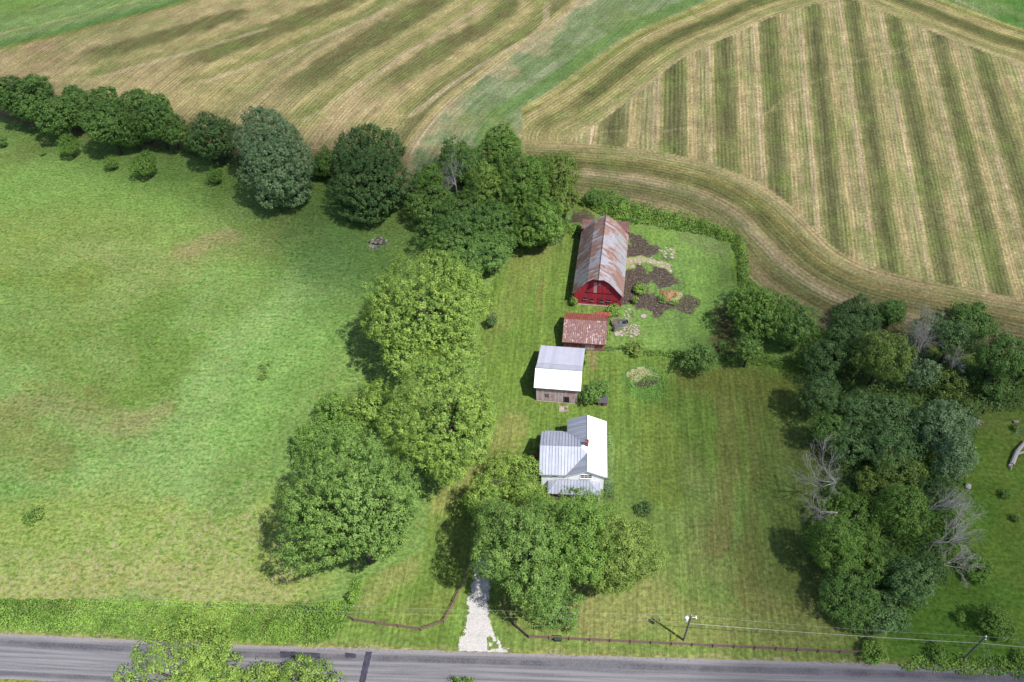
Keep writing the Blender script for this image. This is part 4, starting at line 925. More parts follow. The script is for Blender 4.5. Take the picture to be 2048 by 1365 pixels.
tree([(385,283,50,60)], 'small greyish tree between the long clump and the dark upright tree', 'olive', group=TL)
tree([(430,278,100,110)], 'dark tree with upright twiggy top left of the silvery maple', 'deep', group=TL, spike=.9, clump=.8, lobamp=.35)
tree([(535,285,130,150),(555,345,145,150),(580,385,90,70),(545,380,80,90)], 'tall broad tree with silvery glinting leaves in the back tree line', 'silver', group=TL, clump=.8, lobamp=.38, spike=.2)
tree([(650,330,60,65)], 'small dark tree tucked between the two tall back trees', 'dark', group=TL)
tree([(735,310,150,115),(745,370,160,130),(735,410,110,60)], 'dark tall tree with upright spiky sprays right of the silvery one', 'deep', group=TL, spike=.9, clump=.85, lobamp=.3)
# back of the farmyard
tree([(860,370,85,85)], 'pale green thin tree on the left edge of the grove behind the barn', 'mid', group=YB)
tree([(925,335,110,110)], 'tree beside the grey dead twigs at the upper left of the grove', 'dark', group=YB, lobamp=.4)
tree([(1005,300,90,95)], 'tallest rounded tree at the top of the grove', 'mid', group=YB)
tree([(985,385,110,120)], 'tree with yellowish leaves in the middle of the grove', 'bright', group=YB, lobamp=.35)
tree([(1045,365,120,150)], 'broad mid-green tree in the heart of the grove', 'mid', group=YB, lobamp=.35)
tree([(1110,350,95,110)], 'brownish-green tree at the right end of the grove by the field', 'olive', group=YB, lobamp=.4)
tree([(1125,400,70,90)], 'thin olive tree nearest the barn corner', 'olive', group=YB)
tree([(870,415,110,90)], 'bluish-green tree at the left foot of the grove', 'sage', group=YB, lobamp=.35)
tree([(1080,450,110,110),(1050,420,90,90)], 'tree with hanging branches at the lawn corner left of the barn', 'mid', group=YB, lobamp=.4)
tree([(930,460,195,130),(960,500,150,120),(995,440,90,90)], 'very broad dark tree in front of the grove above the sunlit maple', 'dark', group=YB, clump=.8)
# farmyard giants
tree([(850,618,245,225),(775,640,120,130),(915,590,130,110),(905,690,130,90),(800,710,110,80)], 'largest sunlit light-green tree west of the barn, topmost of the yard giants', 'bright', group=YD, clear=2.5, clump=.85, spike=.3)
tree([(882,842,240,240),(955,830,110,130),(890,920,120,90)], 'round sunlit tree with even texture west of the white-roofed outbuilding', 'bright', group=YD, clear=2.5, clump=.75, spike=.15)
tree([(745,815,110,100),(745,790,70,50)], 'small upright tree squeezed between the round tree and the pasture', 'bright', group=YD, spike=.5)
tree([(668,815,66,75)], 'little pointed tree on the pasture side above the ash', 'mid', group=YD, spike=.7)
tree([(632,885,100,95),(690,870,90,90)], 'mid-green tree behind the big ash at its upper left', 'mid', group=YD, spike=.4)
tree([(702,1010,285,318),(640,1045,130,130),(770,1060,130,150)], 'huge ash-like tree with fine radiating sprays left of the driveway', 'sage', group=YD, clear=3, clump=.8, spike=.7, leaf=.24)
tree([(1025,950,120,85),(970,1000,80,90),(1050,990,90,90)], 'yellow-green tree touching the west side of the farmhouse', 'bright', group=YD, clear=2)
tree([(1045,1095,205,225),(990,1080,90,110),(985,1035,80,80),(1085,1175,120,110)], 'big blue-green maple over the driveway in front of the farmhouse', 'sage', group=YD, clump=.75, clear=3)
tree([(1150,1085,170,205),(1165,1020,110,60),(1090,1020,80,60)], 'green maple hiding the farmhouse porch, middle of the front three', 'mid', group=YD, clump=.75, clear=2)
tree([(1243,1110,165,175),(1215,1150,90,90)], 'olive-tinged maple at the lawn end of the front group', 'olive', group=YD, clump=.75, clear=1.5)
tree([(1115,1205,110,75)], 'low dark bough-like tree at the foot of the front maples near the fence', 'dark', group=YD, clump=.8)
tree([(350,1352,235,110),(420,1365,140,80)], 'thin-crowned tree standing south of the road and reaching over it', 'bright', clear=.5, gap=.12, lobamp=.35, dens=1.5)
tree([(600,1392,170,60)], 'lime-green bush at the bottom edge right of the overhanging tree', 'bright', cat='bush', name='bush', clear=0)
tree([(520,1375,110,60)], 'dark-dotted bush at the bottom edge beside the overhanging tree', 'bright', cat='bush', name='bush', clear=0)
tree([(925,1378,60,34)], 'tip of a bush at the bottom edge below the driveway', 'mid', cat='bush', name='bush', clear=0)
# wooded row on the right
tree([(1525,625,130,120),(1500,600,80,70)], 'upright bright-tipped tree at the east corner of the paddock', 'mid', group=RW, spike=.6)
tree([(1590,655,100,110)], 'dark round tree just right of the paddock corner tree', 'dark', group=RW)
tree([(1497,700,56,80)], 'pale willowy young tree below the paddock corner', 'sage', spike=.5)
tree([(1400,717,75,72)], 'dark round shrub-like tree on the hedge between paddock and lawn', 'dark')
tree([(1700,680,120,110),(1650,720,90,90)], 'dark greyish tree at the upper left of the wooded row', 'deep', group=RW)
tree([(1720,632,100,70)], 'rounded dark tree against the field at the top of the wooded row', 'deep', group=RW)
tree([(1785,625,60,65)], 'small dark crown right of the rounded dark tree against the field', 'dark', group=RW)
tree([(1765,715,110,150)], 'tall yellow-green tinted tree near the top of the wooded row', 'olive', group=RW)
tree([(1640,790,95,110)], 'dark tree bulging over the lawn above the blue-green one', 'deep', group=RW)
tree([(1855,665,70,90),(1845,750,80,90)], 'pale glinting thin tree among the dead branches', 'silver', group=RW, gap=.4, lobamp=.45)
tree([(1905,680,85,120)], 'tree with bluish middle right of the dead branches', 'blue', group=RW)
tree([(1945,640,90,60)], 'dark crown at the field side near the right edge', 'dark', group=RW)
tree([(1895,765,80,70)], 'brown-tinged ragged bush-like tree under the bluish tree', 'olive', group=RW, gap=.35)
tree([(1995,710,110,160),(1985,765,90,60)], 'broad tree with layered leaves near the right edge', 'dark', group=RW)
tree([(2055,730,70,150)], 'tree cut by the right edge of the picture', 'dark', group=RW)
tree([(1715,820,95,90),(1690,885,100,90)], 'blue-green locust crown on the lawn side of the wooded row', 'blue', group=RW, clump=.8)
tree([(1785,830,110,100),(1780,900,120,110)], 'blue-green locust crown in the middle of the wooded row', 'blue', group=RW, clump=.8)
tree([(1885,855,110,120),(1905,920,80,110)], 'light silvery tree facing the neighbouring yard', 'silver', group=RW, lobamp=.35)
tree([(1650,860,70,90)], 'small dark tree between lawn and blue-green locust', 'dark', group=RW)
tree([(1800,950,110,100),(1755,975,110,90)], 'dull olive crown below the blue-green locusts', 'olive', group=RW)
tree([(1870,990,80,90)], 'dark undergrowth tree beside the grey dead branches on the yard side', 'deep', group=RW)
tree([(1705,1040,140,120),(1660,1090,100,130),(1710,1110,120,110)], 'large rounded green oak-like tree on the lawn side of the lower row', 'mid', group=RW, clump=.8)
tree([(1805,1020,95,115)], 'neat dome-shaped bright green crown right of the large rounded one', 'mid', group=RW, clump=.7, lobamp=.15)
tree([(1690,1180,130,120),(1700,1225,100,70)], 'dark green tree at the lower left end of the wooded row', 'dark', group=RW, clump=.75)
tree([(1775,1140,100,90)], 'shaded tree between the dome crown and the bluish lowest tree', 'dark', group=RW)
tree([(1815,1165,95,100),(1765,1225,100,90)], 'smoky blue-green tree at the lower right end of the wooded row', 'blue', group=RW, clump=.7)
tree([(1855,1140,70,120)], 'drooping dark tree behind the smoky blue-green one', 'deep', group=RW, spike=.4)
# shrubs
SH = 'bushes scattered over the grass'
for a in [([(138,292,44,52)], 'rounded pale bush below the left end of the long clump', 'mid'), ([(290,330,58,58)], 'largest round bush on the pasture below the back tree line', 'mid'),
          ([(223,326,30,32)], 'small sparse bush left of the largest pasture bush', 'mid'), ([(431,352,34,38)], 'thin yellowish bush below the dark upright tree', 'mid'), ([(4,284,22,24)], 'dark bush cut by the left edge of the pasture', 'dark'),
          ([(1288,1018,36,30)], 'dark little shrub alone on the lawn right of the front maples', 'deep'), ([(1180,790,44,46),(1200,778,50,44)], 'dense glossy bush at the corner of the white-roofed outbuilding', 'dark'),
          ([(1148,603,20,20)], 'small bush at the front left corner of the red barn', 'mid'), ([(1281,577,32,24)], 'green weed clump in the dark mud east of the barn', 'weed'), ([(1271,600,14,18)], 'tiny weed clump at the south end of the mud', 'weed'),
          ([(1226,621,34,16)], 'yellow-green weeds between barn and rusty shed', 'weed'), ([(1272,697,44,34)], 'half-dry brownish shrub on the hedge below the paddock', 'olive'), ([(1447,690,30,24)], 'low dark bush at the lower right of the paddock', 'dark'),
          ([(1069,914,16,26)], 'red-leaved bush against the west wall of the farmhouse', 'red'), ([(1986,1238,60,66),(2005,1262,50,44)], 'large lumpy bush at the lower right of the neighbouring yard', 'mid'), ([(1921,1234,18,24)], 'small bush left of the large lumpy one', 'weed'),
          ([(1953,1136,70,46)], 'spreading low bush in the yard beside the dead branches', 'mid'), ([(2010,990,24,20)], 'small round bush below the fallen trunk', 'dark'), ([(2031,1037,18,16)], 'tiny dark bush near the right edge of the yard', 'dark'),
          ([(1747,1300,64,54)], 'bright vine-covered bush at the end of the rail fence', 'weed'), ([(1876,1308,44,40)], 'dark bush left of the leaning utility pole by the road', 'mid'), ([(1172,704,8,14)], 'small bush at the rear corner of the outbuilding', 'mid'),
          ([(1170,722,10,24)], 'leafy plants along the east wall of the outbuilding', 'mid'), ([(1186,396,40,36)], 'dark bush on the hedge behind the barn', 'dark'), ([(985,640,26,60)], 'dark narrow shrub on the lawn side of the largest yard tree', 'deep'),
          ([(708,1195,30,34)], 'vine-covered bush by the first post of the left fence', 'weed'), ([(2040,1320,40,30)], 'low bush at the bottom right corner', 'mid'), ([(85,308,14,8)], 'tiny weed tuft at the upper left of the pasture', 'mid')]:
    tree(a[0], a[1], a[2], name='bush', cat='bush', group=SH, clear=0, leaf=.2, clump=.38)
tree([(527,740,42,18)], 'low straw-coloured brush clump alone in the middle of the pasture', 'olive', name='brush_clump', cat='brush', clear=0, leaf=.18, clump=.3, gap=.5)
tree([(68,1032,44,30)], 'low scraggly green clump near the left edge of the pasture', 'mid', name='brush_clump', cat='brush', clear=0, leaf=.2, clump=.35, gap=.4)
# dead trees
bare_tree(1672, 965, 4.2, 'grey dead tree reaching over the lawn from the wooded row', lean=(-.7, .1, .6), z0=7, n=4, r=.10)
bare_tree(1675, 1025, 3.6, 'lower grey dead branches hanging over the lawn', lean=(-1, -.3, .3), z0=5, n=3, r=.08)
bare_tree(1860, 1020, 3.8, 'pale dead tree on the yard side next to the dome crown', lean=(.6, .3, .6), z0=5, n=4, r=.09)
bare_tree(1868, 1085, 4.2, 'broad dead treetop on the yard side below the dome crown', lean=(.8, -.2, .5), z0=4, n=4, r=.09)
bare_tree(1885, 1130, 2.8, 'small dead treetop lowest on the yard side', lean=(.5, -.6, .4), z0=3, n=3, r=.07)
bare_tree(1830, 720, 5.0, 'tangled grey dead branches in the gap of the upper wooded row', lean=(.2, .3, .8), z0=3, n=5, r=.12)
bare_tree(1840, 668, 3.4, 'thin grey dead saplings against the field at the top of the row', lean=(0, .2, 1), z0=2, n=4, r=.07)
bare_tree(912, 372, 3.6, 'grey dead tree showing through the grove behind the barn', lean=(0, .1, 1), z0=7, n=4, r=.12)
bare_tree(1905, 735, 3.0, 'small grey dead treetop beside the brown-tinged tree', lean=(0, 0, 1), z0=4, n=3, r=.06)
bare_tree(270, 245, 3.2, 'pale bare snag in the long clump of the back tree line', lean=(0, 0, 1), z0=5, n=3, r=.08, depth_=2)
bare_tree(97, 205, 4.0, 'pale leaning snag beside the feathery tree at the far left', lean=(-.4, 0, 1), z0=3, n=1, r=.09, depth_=2)
bare_tree(1868, 1350, 1.5, 'dry stalk beside the road at the lower right', n=1, r=.04, depth_=1)

# ------------------------------------------------------------------ tangled low growth
mass([(-60,1205),(0,1200),(150,1200),(330,1205),(500,1207),(560,1212),(640,1206),(700,1198),(712,1222),(690,1250),(660,1282),(630,1292),(470,1284),(250,1274),(0,1262),(-60,1258)], 'roadside_weeds', 'rank bright green vines and weeds between the pasture and the road', 'ground cover', 'weed', .25, 1.7, 70, .22, kind='stuff')
mass([(700,1235),(720,1200),(722,1165),(712,1150),(700,1170),(695,1215)], 'vines', 'strip of vines climbing from the road weeds to the big ash', 'vines', 'weed', .3, 1.2, 60, .24, kind='stuff')
mass([(1800,1338),(1830,1312),(1880,1308),(1950,1318),(2060,1318),(2130,1350),(2048,1358),(1900,1345)], 'roadside_weeds', 'green weeds along the road at the lower right corner', 'ground cover', 'weed', .2, 1.2, 60, .24, kind='stuff')
mass([(1150,405),(1180,388),(1215,402),(1290,418),(1370,434),(1440,456),(1480,478),(1498,520),(1495,575),(1478,572),(1476,515),(1465,488),(1400,470),(1310,455),(1265,447),(1230,440),(1190,425)], 'hedge', 'wild hedge curving round the back and east side of the paddock', 'hedge', 'mid', .6, 3.0, 45, .26, mound=1.6)
mass([(1180,384),(1262,402),(1262,425),(1180,412)], 'hedge', 'darker thick hedge right behind the barn', 'hedge', 'dark', 1.0, 3.2, 45, .28, mound=1.6)
mass([(1120,452),(1163,446),(1166,470),(1130,472)], 'weeds', 'weed patch at the rear left corner of the barn', 'weeds', 'weed', .3, 1.2, 50, .24, kind='stuff')
mass([(1205,702),(1260,708),(1340,714),(1380,722),(1480,728),(1600,742),(1600,724),(1480,712),(1340,704),(1215,694)], 'hedge', 'low ragged hedge with fence posts between paddock and lawn', 'hedge', 'mid', .2, 1.5, 60, .22, mound=.8)
mass([(1215,625),(1222,640),(1218,668),(1214,694),(1206,694),(1214,640)], 'vines', 'green vines against the east end of the rusty shed', 'vines', 'mid', .3, 1.0, 90, .2, kind='stuff', mound=.4)
mass([(1895,1035),(1925,1030),(1935,1085),(1915,1110),(1945,1150),(1905,1150),(1895,1100)], 'weeds', 'bright tall weeds beside the dead branches in the yard', 'weeds', 'weed', .3, 1.6, 60, .24, kind='stuff')
mass([(1216,865),(1224,868),(1226,900),(1222,985),(1215,990),(1216,950)], 'flower_border', 'narrow pale flowering border along the east wall of the house', 'flower border', 'silver', .1, .7, 60, .14, kind='stuff', mound=.3, edge=.4)
mass([(1210,958),(1226,958),(1228,1000),(1208,1004)], 'vines', 'grey-green climbing plants at the front corner of the farmhouse', 'vines', 'silver', .3, 1.5, 120, .16, kind='stuff', mound=.4, edge=.4)
mass([(1250,755),(1272,740),(1308,740),(1336,757),(1338,788),(1318,802),(1272,804),(1250,788)], 'tall_grass', 'ring of tall grass around the bare flower bed', 'tall grass', 'weed', .05, .5, 26, .16, kind='stuff')
mass([(1600,745),(1640,760),(1660,900),(1640,960),(1640,1100),(1660,1240),(1720,1280),(1800,1262),(1860,1180),(1900,1060),(1930,960),(1960,830),(2060,820),(2060,760),(1900,720),(1700,700)], 'undergrowth', 'dark undergrowth on the floor of the wooded row', 'undergrowth', 'deep', .2, 2.0, 14, .4, kind='stuff')
mass([(60,240),(380,310),(480,340),(650,365),(820,400),(870,420),(860,400),(640,340),(370,296),(100,240)], 'undergrowth', 'low dark undergrowth beneath the back tree line', 'undergrowth', 'deep', .2, 1.6, 20, .4, kind='stuff')
mass([(860,400),(1100,420),(1140,440),(1120,490),(1040,500),(980,520),(860,440)], 'undergrowth', 'shaded undergrowth of the grove behind the barn', 'undergrowth', 'deep', .2, 1.2, 14, .4, kind='stuff')

# ------------------------------------------------------------------ fences
def fence(px, nsec, label, h=1.1, leave=()):
    P = GW(px); s = np.r_[0, np.cumsum(np.hypot(*np.diff(P, axis=0).T))]; corners = s
    ts = []; 
    for i in range(len(P) - 1):
        k = max(1, round((s[i + 1] - s[i]) / 3.05)); ts += list(np.linspace(s[i], s[i + 1], k + 1)[:-1])
    ts.append(s[-1]); pts = [np.array([np.interp(t, s, P[:, 0]), np.interp(t, s, P[:, 1])]) for t in ts]
    e = empty('rail_fence', (*pts[0], 0), 0, label=label, cat='fence'); o = pts[0]
    for p in pts:
        q = p - o; MB().tube((q[0], q[1], -.1), (q[0] + random.uniform(-.04, .04), q[1], h + random.uniform(.05, .16)), .085, .075, 6).build('post', M_WOOD, e)
    for i in range(len(pts) - 1):
        a = pts[i] - o; b = pts[i + 1] - o
        for z in (.3, .66, 1.0):
            j = random.uniform(-.05, .05); MB().tube((a[0], a[1] + .03, z + j), (b[0], b[1] + .03, z + random.uniform(-.06, .06)), .06, .05, 5).build('rail', M_WOOD, e)
    return e
fence([(700,1238),(708,1243),(842,1262),(888,1246),(909,1207),(928,1165),(942,1124)], 0, 'split rail fence curving along the left side of the driveway')
fence([(1005,1200),(1018,1232),(1032,1255),(1058,1277),(1720,1309)], 0, 'long split rail fence beside the road, right of the driveway')
e = empty('hedge_posts', tuple(G(1240,702)), 0)
bpy.data.objects.remove(e)
for i, px in enumerate([(1238,701), (1217,704), (1275,707)]):
    p = G(*px); tag(MB().tube((0, 0, 0), (.05, 0, 1.5), .06, .05, 6).build('fence_post', M_GREYW), ['taller pale fence post in the hedge right of the rusty shed', 'pale fence post at the corner of the rusty shed', 'pale fence post by the brownish shrub'][i], 'post', 'posts in the hedge below the paddock').location = tuple(p)

# ------------------------------------------------------------------ utility poles and wires
def pole(px, top, label, lean=(0, 0)):
    p = G(*px); e = empty('utility_pole', tuple(p), 0, label=label, cat='utility pole')
    MB().tube((0, 0, 0), (lean[0], lean[1], top), .15, .11, 10).build('mast', M_GREYW, e); return e, p
u1, p1 = pole((1367, 1281), 8.6, 'grey utility pole with a white transformer behind the rail fence', (.1, .0))
tr = MB().tube((-.52, -.1, 7.3), (-.52, -.1, 8.2), .26, .26, 12).build('transformer', M_CANW, u1)
MB().tube((-.52, -.1, 8.2), (-.52, -.1, 8.3), .27, .2, 12).tube((-.52, -.1, 8.3), (-.52, -.1, 8.55), .05, .04, 6).build('lid', M_CANW, tr)
MB().tube((.1, 0, 8.0), (.85, -.1, 8.05), .04, .04, 6).box(.75, .88, -.3, .15, 7.98, 8.06).build('lamp_arm', M_CANW, u1)
MB().tube((.1, 0, 8.6), (.1, 0, 8.85), .06, .04, 8).build('insulator', M_CANW, u1)
MB().tube((.17, .1, .2), (.2, .1, 6.6), .03, .03, 5).build('conduit', M_METAL, u1)
u2, p2 = pole((1923, 1322), 8.3, 'leaning grey utility pole with a white cap at the lower right', (.15, .05))
MB().tube((.15, .05, 8.3), (.15, .05, 8.5), .13, .1, 8).tube((.35, .0, 7.5), (.5, 0, 7.6), .08, .08, 8).build('insulator', M_CANW, u2)
def wire(a, b, sag, r, label, n=24):
    a = np.array(a); b = np.array(b); m = MB(); prev = a
    for i in range(1, n + 1):
        t = i / n; q = a + (b - a) * t; q = q - np.array([0, 0, 4 * sag * t * (1 - t)]); m.tube(prev, q, r, r, 4, cap=False); prev = q
    return tag(m.build('power_line', M_WIRE), label, 'power line')
far = p2 + (p2 - p1) * 1.0; T1 = p1 + [.1, 0, 8.7]; T2 = p2 + [.15, .05, 8.4]
wire(p1 + [.15, 0, 5.9], p2 + [.15, 0, 6.3], .35, .032, 'thick pale service cable running from the transformer pole to the right')
wire(p2 + [.15, 0, 6.3], far + [0, 0, 6.3], .5, .032, 'thick pale cable leaving the right-hand pole towards the right edge')
wire(T1, T2, .7, .011, 'thin top wire between the two utility poles')
wire(T2, far + [0, 0, 8.4], .7, .011, 'thin top wire leaving the right-hand pole')
lft = G(1000, 1220, 8.5); wire(T1, lft + np.array([-60, 6, 0]), .8, .009, 'thin wire running left from the transformer pole over the driveway')
wire(p1 + [0, 0, 6.6], lft + np.array([-60, 6, -2]), .8, .009, 'lower thin wire running left from the transformer pole')
g1 = G(1985, 1420); wire(T2, g1 + [0, -6, 0], .05, .012, 'right-hand wire crossing the road from the leaning pole')
g2 = G(1950, 1420); wire(p2 + [.1, 0, 7.4], g2 + [0, -6, 0], .05, .012, 'left-hand wire crossing the road from the leaning pole')
g = G(1341, 1282); tag(MB().tube((0, 0, .1), (.85, .55, 1.25), .045, .045, 6).build('guy_guard', M_YEL), 'yellow plastic guy-wire guard slanting up at the rail fence', 'guy guard').location = tuple(g)
tb = empty('utility_box', tuple(G(1116, 1280)), R_(-3), label='small dark green utility box standing in the fence line', cat='utility box')
GB = plain('green_box', C(60, 90, 66, .6)); MB().box(-.5, .5, -.3, .3, 0, .75).build('cabinet', GB, tb); MB().box(-.55, .55, -.35, .35, .751, .83).build('lid', GB, tb)

# ------------------------------------------------------------------ small things
# well slab
wl = empty('well_cover', tuple(G(1127, 819)), R_(-4), label='pale square concrete slab with a round lid in front of the outbuilding', cat='well cover')
MB().box(-.85, .85, -.65, .65, 0, .16).build('slab', M_CONC, wl); MB().tube((-.25, .0, .161), (-.25, 0, .22), .4, .4, 18).build('lid', M_STONE, wl); MB().tube((.4, .05, .161), (.4, .05, .2), .3, .3, 14).build('hatch', plain('hatch_brown', C(150, 120, 106)), wl)
# coop
cp = empty('dog_house', tuple(G(1205, 808)), R_(-8), label='small grey-lidded wooden box shelter beside the glossy bush', cat='dog house')
MB().box(-.8, .8, -.5, .6, 0, .95).build('body', M_SHEDW, cp); MB().slab([(-.95, -.65, 1.0), (.95, -.65, 1.0), (.95, .75, 1.25), (-.95, .75, 1.25)], (0, -.2, 1), .06).build('roof', plain('felt', C(110, 106, 116)), cp); MB().box(-.3, .2, -.53, -.49, .08, .7).build('opening', M_DARK, cp)
# stock tank (oval trough)
def oval(b, a, c, z0, z1, t, n=36):
    def ring(aa, cc, z): return [(math.copysign(1, math.cos(2 * math.pi * i / n)) * (a - c) * min(1, abs(math.cos(2 * math.pi * i / n)) * 3) + cc * math.cos(2 * math.pi * i / n), cc * math.sin(2 * math.pi * i / n), z) for i in range(n)]
    R4 = ring(a, c, z0) + ring(a, c, z1) + ring(a, c - t, z1) + ring(a, c - t, z0 + .1)
    fs = []
    for k in range(3): fs += [(k * n + i, k * n + (i + 1) % n, (k + 1) * n + (i + 1) % n, (k + 1) * n + i) for i in range(n)]
    b.add(R4, fs + [tuple(range(n - 1, -1, -1)), tuple(range(3 * n, 4 * n))]); return b
tk = G(1239.5, 649); e = empty('stock_tank', tuple(tk), R_(-8), label='large oval galvanised stock tank used as a planter beside the rusty shed', cat='stock tank')
oval(MB(), 1.72, .75, 0, .8, .06).build('shell', M_METAL, e); oval(MB(), 1.66, .70, .3, .34, .6).build('soil', rough_mat('soil', C(84, 74, 66), C(120, 104, 90), 5), e)
def rock(px, r, label, mat=None, cat='stone', name='stone', z=0, group=None, flat=.6, dx=0, dy=0):
    v = rnd_unit(60); from_ = bpy.data.meshes.new(name); import bmesh
    bm = bmesh.new(); bmesh.ops.create_icosphere(bm, subdivisions=2, radius=1)
    for q in bm.verts: s = 1 + .35 * (random.random() - .5); q.co = Vector((q.co.x * r * s, q.co.y * r * s, max(q.co.z, -.4) * r * flat * s))
    bm.to_mesh(from_); bm.free(); from_.materials.append(mat or M_STONE); o = bpy.data.objects.new(name, from_); COL.objects.link(o); p = G(*px); o.location = (p[0] + dx, p[1] + dy, z + r * flat * .4)
    return tag(o, label, cat, group)
rock((1239.5,649), .34, 'lavender-grey stone lying in the middle of the stock tank', M_GREYW, z=.38, dx=.1)
ft = tuple(tk + np.array([.95, -.05, .36])); bk = empty('flower_pot', ft, 0, label='green round pot in the right end of the stock tank', cat='flower pot'); MB().tube((0, 0, 0), (0, 0, .35), .22, .3, 14).build('pot', GB, bk); MB().tube((0, 0, .351), (0, 0, .36), .25, .25, 12).build('soil', M_DARK, bk)
tree([(1229,647,14,8)], 'withered brown plants in the left end of the stock tank', 'brown', name='potted_plant', cat='plant', clear=.3, leaf=.12, clump=.16)
e = empty('water_trough', tuple(G(1235, 657.5)), R_(-5), label='small oval grey trough in front of the stock tank', cat='trough'); oval(MB(), .62, .27, 0, .5, .04).build('shell', M_METAL, e); oval(MB(), .6, .24, .4, .42, .2).build('water', rough_mat('water', C(120, 124, 124, .5), C(100, 106, 106, .5), 2, rough=.1), e)
e = empty('barrel', tuple(G(1226, 662)), 0, label='dark open barrel at the end of the rusty shed', cat='barrel'); MB().tube((0, 0, 0), (0, 0, .85), .3, .32, 14).build('body', rough_mat('dark_barrel', C(90, 80, 76), C(70, 62, 60), 4), e); MB().tube((0, 0, .851), (0, 0, .86), .27, .27, 14).build('opening', M_DARK, e)
# flagstones: one paved patch each
def flags(px, label, n, smin, smax):
    P = GW(px); lo = P.min(0); hi = P.max(0); b = MB(); done = []; tries = 0
    while len(done) < n and tries < 4000:
        tries += 1; q = lo + RNG.random(2) * (hi - lo); r = random.uniform(smin, smax)
        if not inpoly(q[:1], q[1:], P)[0] or any(np.hypot(*(q - d[0])) < (r + d[1]) * .92 for d in done): continue
        done.append((q, r)); k = random.randint(5, 8); ph = random.uniform(0, 6); ring = [(q[0] + r * random.uniform(.75, 1.1) * math.cos(ph + 6.283 * i / k), q[1] + r * random.uniform(.65, 1.0) * math.sin(ph + 6.283 * i / k)) for i in range(k)]
        h = random.uniform(.04, .09); b.add([(x, y, -.02) for x, y in ring] + [(x, y, h) for x, y in ring], [tuple(range(k, 2 * k))] + [(i, (i + 1) % k, k + (i + 1) % k, k + i) for i in range(k)])
    return tag(b.build('stone_path', M_STONE), kind='structure')
flags([(1238,662),(1262,648),(1278,652),(1279,668),(1262,674),(1232,672)], '', 34, .18, .42)
flags([(1248,628),(1256,616),(1264,622),(1256,640),(1248,636)], '', 9, .15, .4)
flags([(1260,520),(1300,515),(1342,528),(1342,545),(1300,528),(1262,536)], '', 22, .2, .5)
flags([(1318,500),(1346,492),(1346,516),(1330,516)], '', 12, .2, .5)
rock((1234,668), .65, 'largest pale flat rock below the small trough', flat=.25, cat='rock', name='rock')
rock((1287,633), .62, 'pale pointed rock alone on the paddock grass above the stepping stones', flat=.4, cat='rock', name='rock')
# rubble pile
rp = empty('rubble_pile', tuple(G(756, 487)), 0, label='heap of pale rubble and broken stone on the shaded pasture', cat='rubble pile')
for i in range(46):
    r = random.uniform(.18, .45); ang = random.uniform(0, 6.28); d = random.random() ** .7 * 1.9
    o = rock((756,487), r, None, None, cat=None, flat=random.uniform(.4, .8)); o.data.materials[0] = random.choice([M_STONE, M_GREYW, M_CONC, M_BARK])
    o.parent = rp; o.location = (math.cos(ang) * d * 1.1, math.sin(ang) * d, max(.05, (1.9 - d) * .3) + random.uniform(0, .15)); o.rotation_euler = (random.uniform(-.4, .4), random.uniform(-.4, .4), ang)
# straw heap
hp = MB(); K = 22; vs = []
for j in range(9):
    for i in range(K):
        rr2 = 2.0 * j / 8; a_ = 6.283 * i / K; s_ = 1 + .22 * math.sin(3 * a_ + 1) + random.uniform(-.08, .08); vs.append((rr2 * s_ * math.cos(a_), rr2 * s_ * math.sin(a_) * .85, 1.0 * (1 - (j / 8) ** 1.5) + random.uniform(-.07, .07) * (j < 8) - .02 * (j == 8)))
hp.add(vs, [(j * K + i, j * K + (i + 1) % K, (j + 1) * K + (i + 1) % K, (j + 1) * K + i) for j in range(8) for i in range(K)])
h = hp.build('straw_heap', rough_mat('old_straw', C(206, 170, 122), C(150, 116, 84), 3.5, bump=.8)); h.location = tuple(G(1338, 590)); tag(h, 'heap of old tan straw in the mud of the barnyard', 'straw heap')
tree([(1338,596,40,14)], 'ring of grass growing round the straw heap', 'weed', name='grass_ring', cat='grass', clear=-.6, leaf=.16, clump=.25, gap=.5)
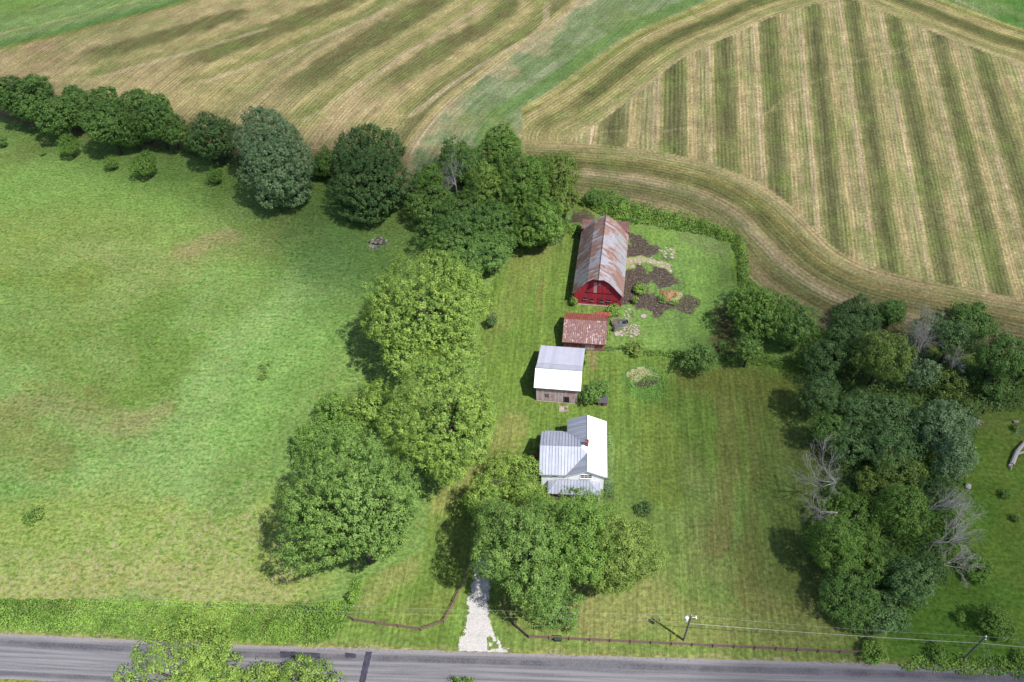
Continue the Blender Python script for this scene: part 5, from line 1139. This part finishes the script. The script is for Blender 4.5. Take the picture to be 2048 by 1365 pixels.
# yard things on the right
e = empty('fallen_trunk', tuple(G(2022, 925)), 0, label='weathered grey fallen trunk with splayed roots at the right edge of the yard', cat='fallen trunk')
b = MB(); b.tube((-.3, -.6, .35), (1.6, 1.7, .6), .42, .36, 9); b.tube((1.6, 1.7, .6), (4.2, 3.8, .6), .36, .26, 8); b.tube((1.4, 1.3, .5), (3.8, 1.6, .7), .25, .12, 6)
b.build('trunk', M_DEADW, e); b = MB()
for i in range(9): b.tube((-.2, -.5, .35), (-.2 + random.uniform(-1.0, .1), -.5 + random.uniform(-1.6, -.2), random.uniform(.02, .6)), .14, .03, 5)
b.build('roots', M_DEADW, e)
rock((1934,974), .55, 'pale weathered stump at the edge of the wooded row', M_DEADW, cat='stump', name='stump', flat=.9)
e = empty('wood_pile', tuple(G(1945, 848)), 0, label='heap of grey broken branches beside the silvery tree', cat='wood pile'); 
for i in range(16):
    x, y = random.gauss(0, .9), random.gauss(0, .7); a_ = random.uniform(0, 3.14); L = random.uniform(.5, 1.4); MB().tube((x - L * math.cos(a_), y - L * math.sin(a_), random.uniform(.05, .4)), (x + L * math.cos(a_), y + L * math.sin(a_), random.uniform(.1, .7)), .07, .04, 5).build('branch', M_DEADW, e)
e = empty('crate', tuple(G(2031, 846)), R_(-6), label='small pale box standing in the neighbouring yard', cat='crate'); MB().box(-.42, .42, -.25, .25, 0, .4).build('body', M_CONC, e); MB().tube((.05, 0, .401), (.05, 0, .45), .16, .16, 10).build('lid', M_STONE, e)
b = MB(); K = 10
for j in range(5):
    for i in range(K): a_ = 6.283 * i / K; r = (.42 - .07 * j) * (1 + .25 * math.sin(2 * a_ + j)); b.v.append((r * math.cos(a_), r * math.sin(a_) * .8, .12 * j + .05 * math.sin(5 * a_)))
for j in range(4):
    for i in range(K): b.f.append((j * K + i, j * K + (i + 1) % K, (j + 1) * K + (i + 1) % K, (j + 1) * K + i))
b.f.append(tuple(range(4 * K, 5 * K)))
o = b.build('tarp', rough_mat('blue_tarp', C(150, 210, 215, .55), C(110, 180, 196, .5), 3)); o.location = tuple(G(2035, 863)); tag(o, 'crumpled pale blue tarp on weeds in the neighbouring yard', 'tarp')
tree([(2030,858,22,20)], 'weed patch round the blue tarp', 'olive', name='bush', cat='bush', clear=-.5, leaf=.15, clump=.25, gap=.4)
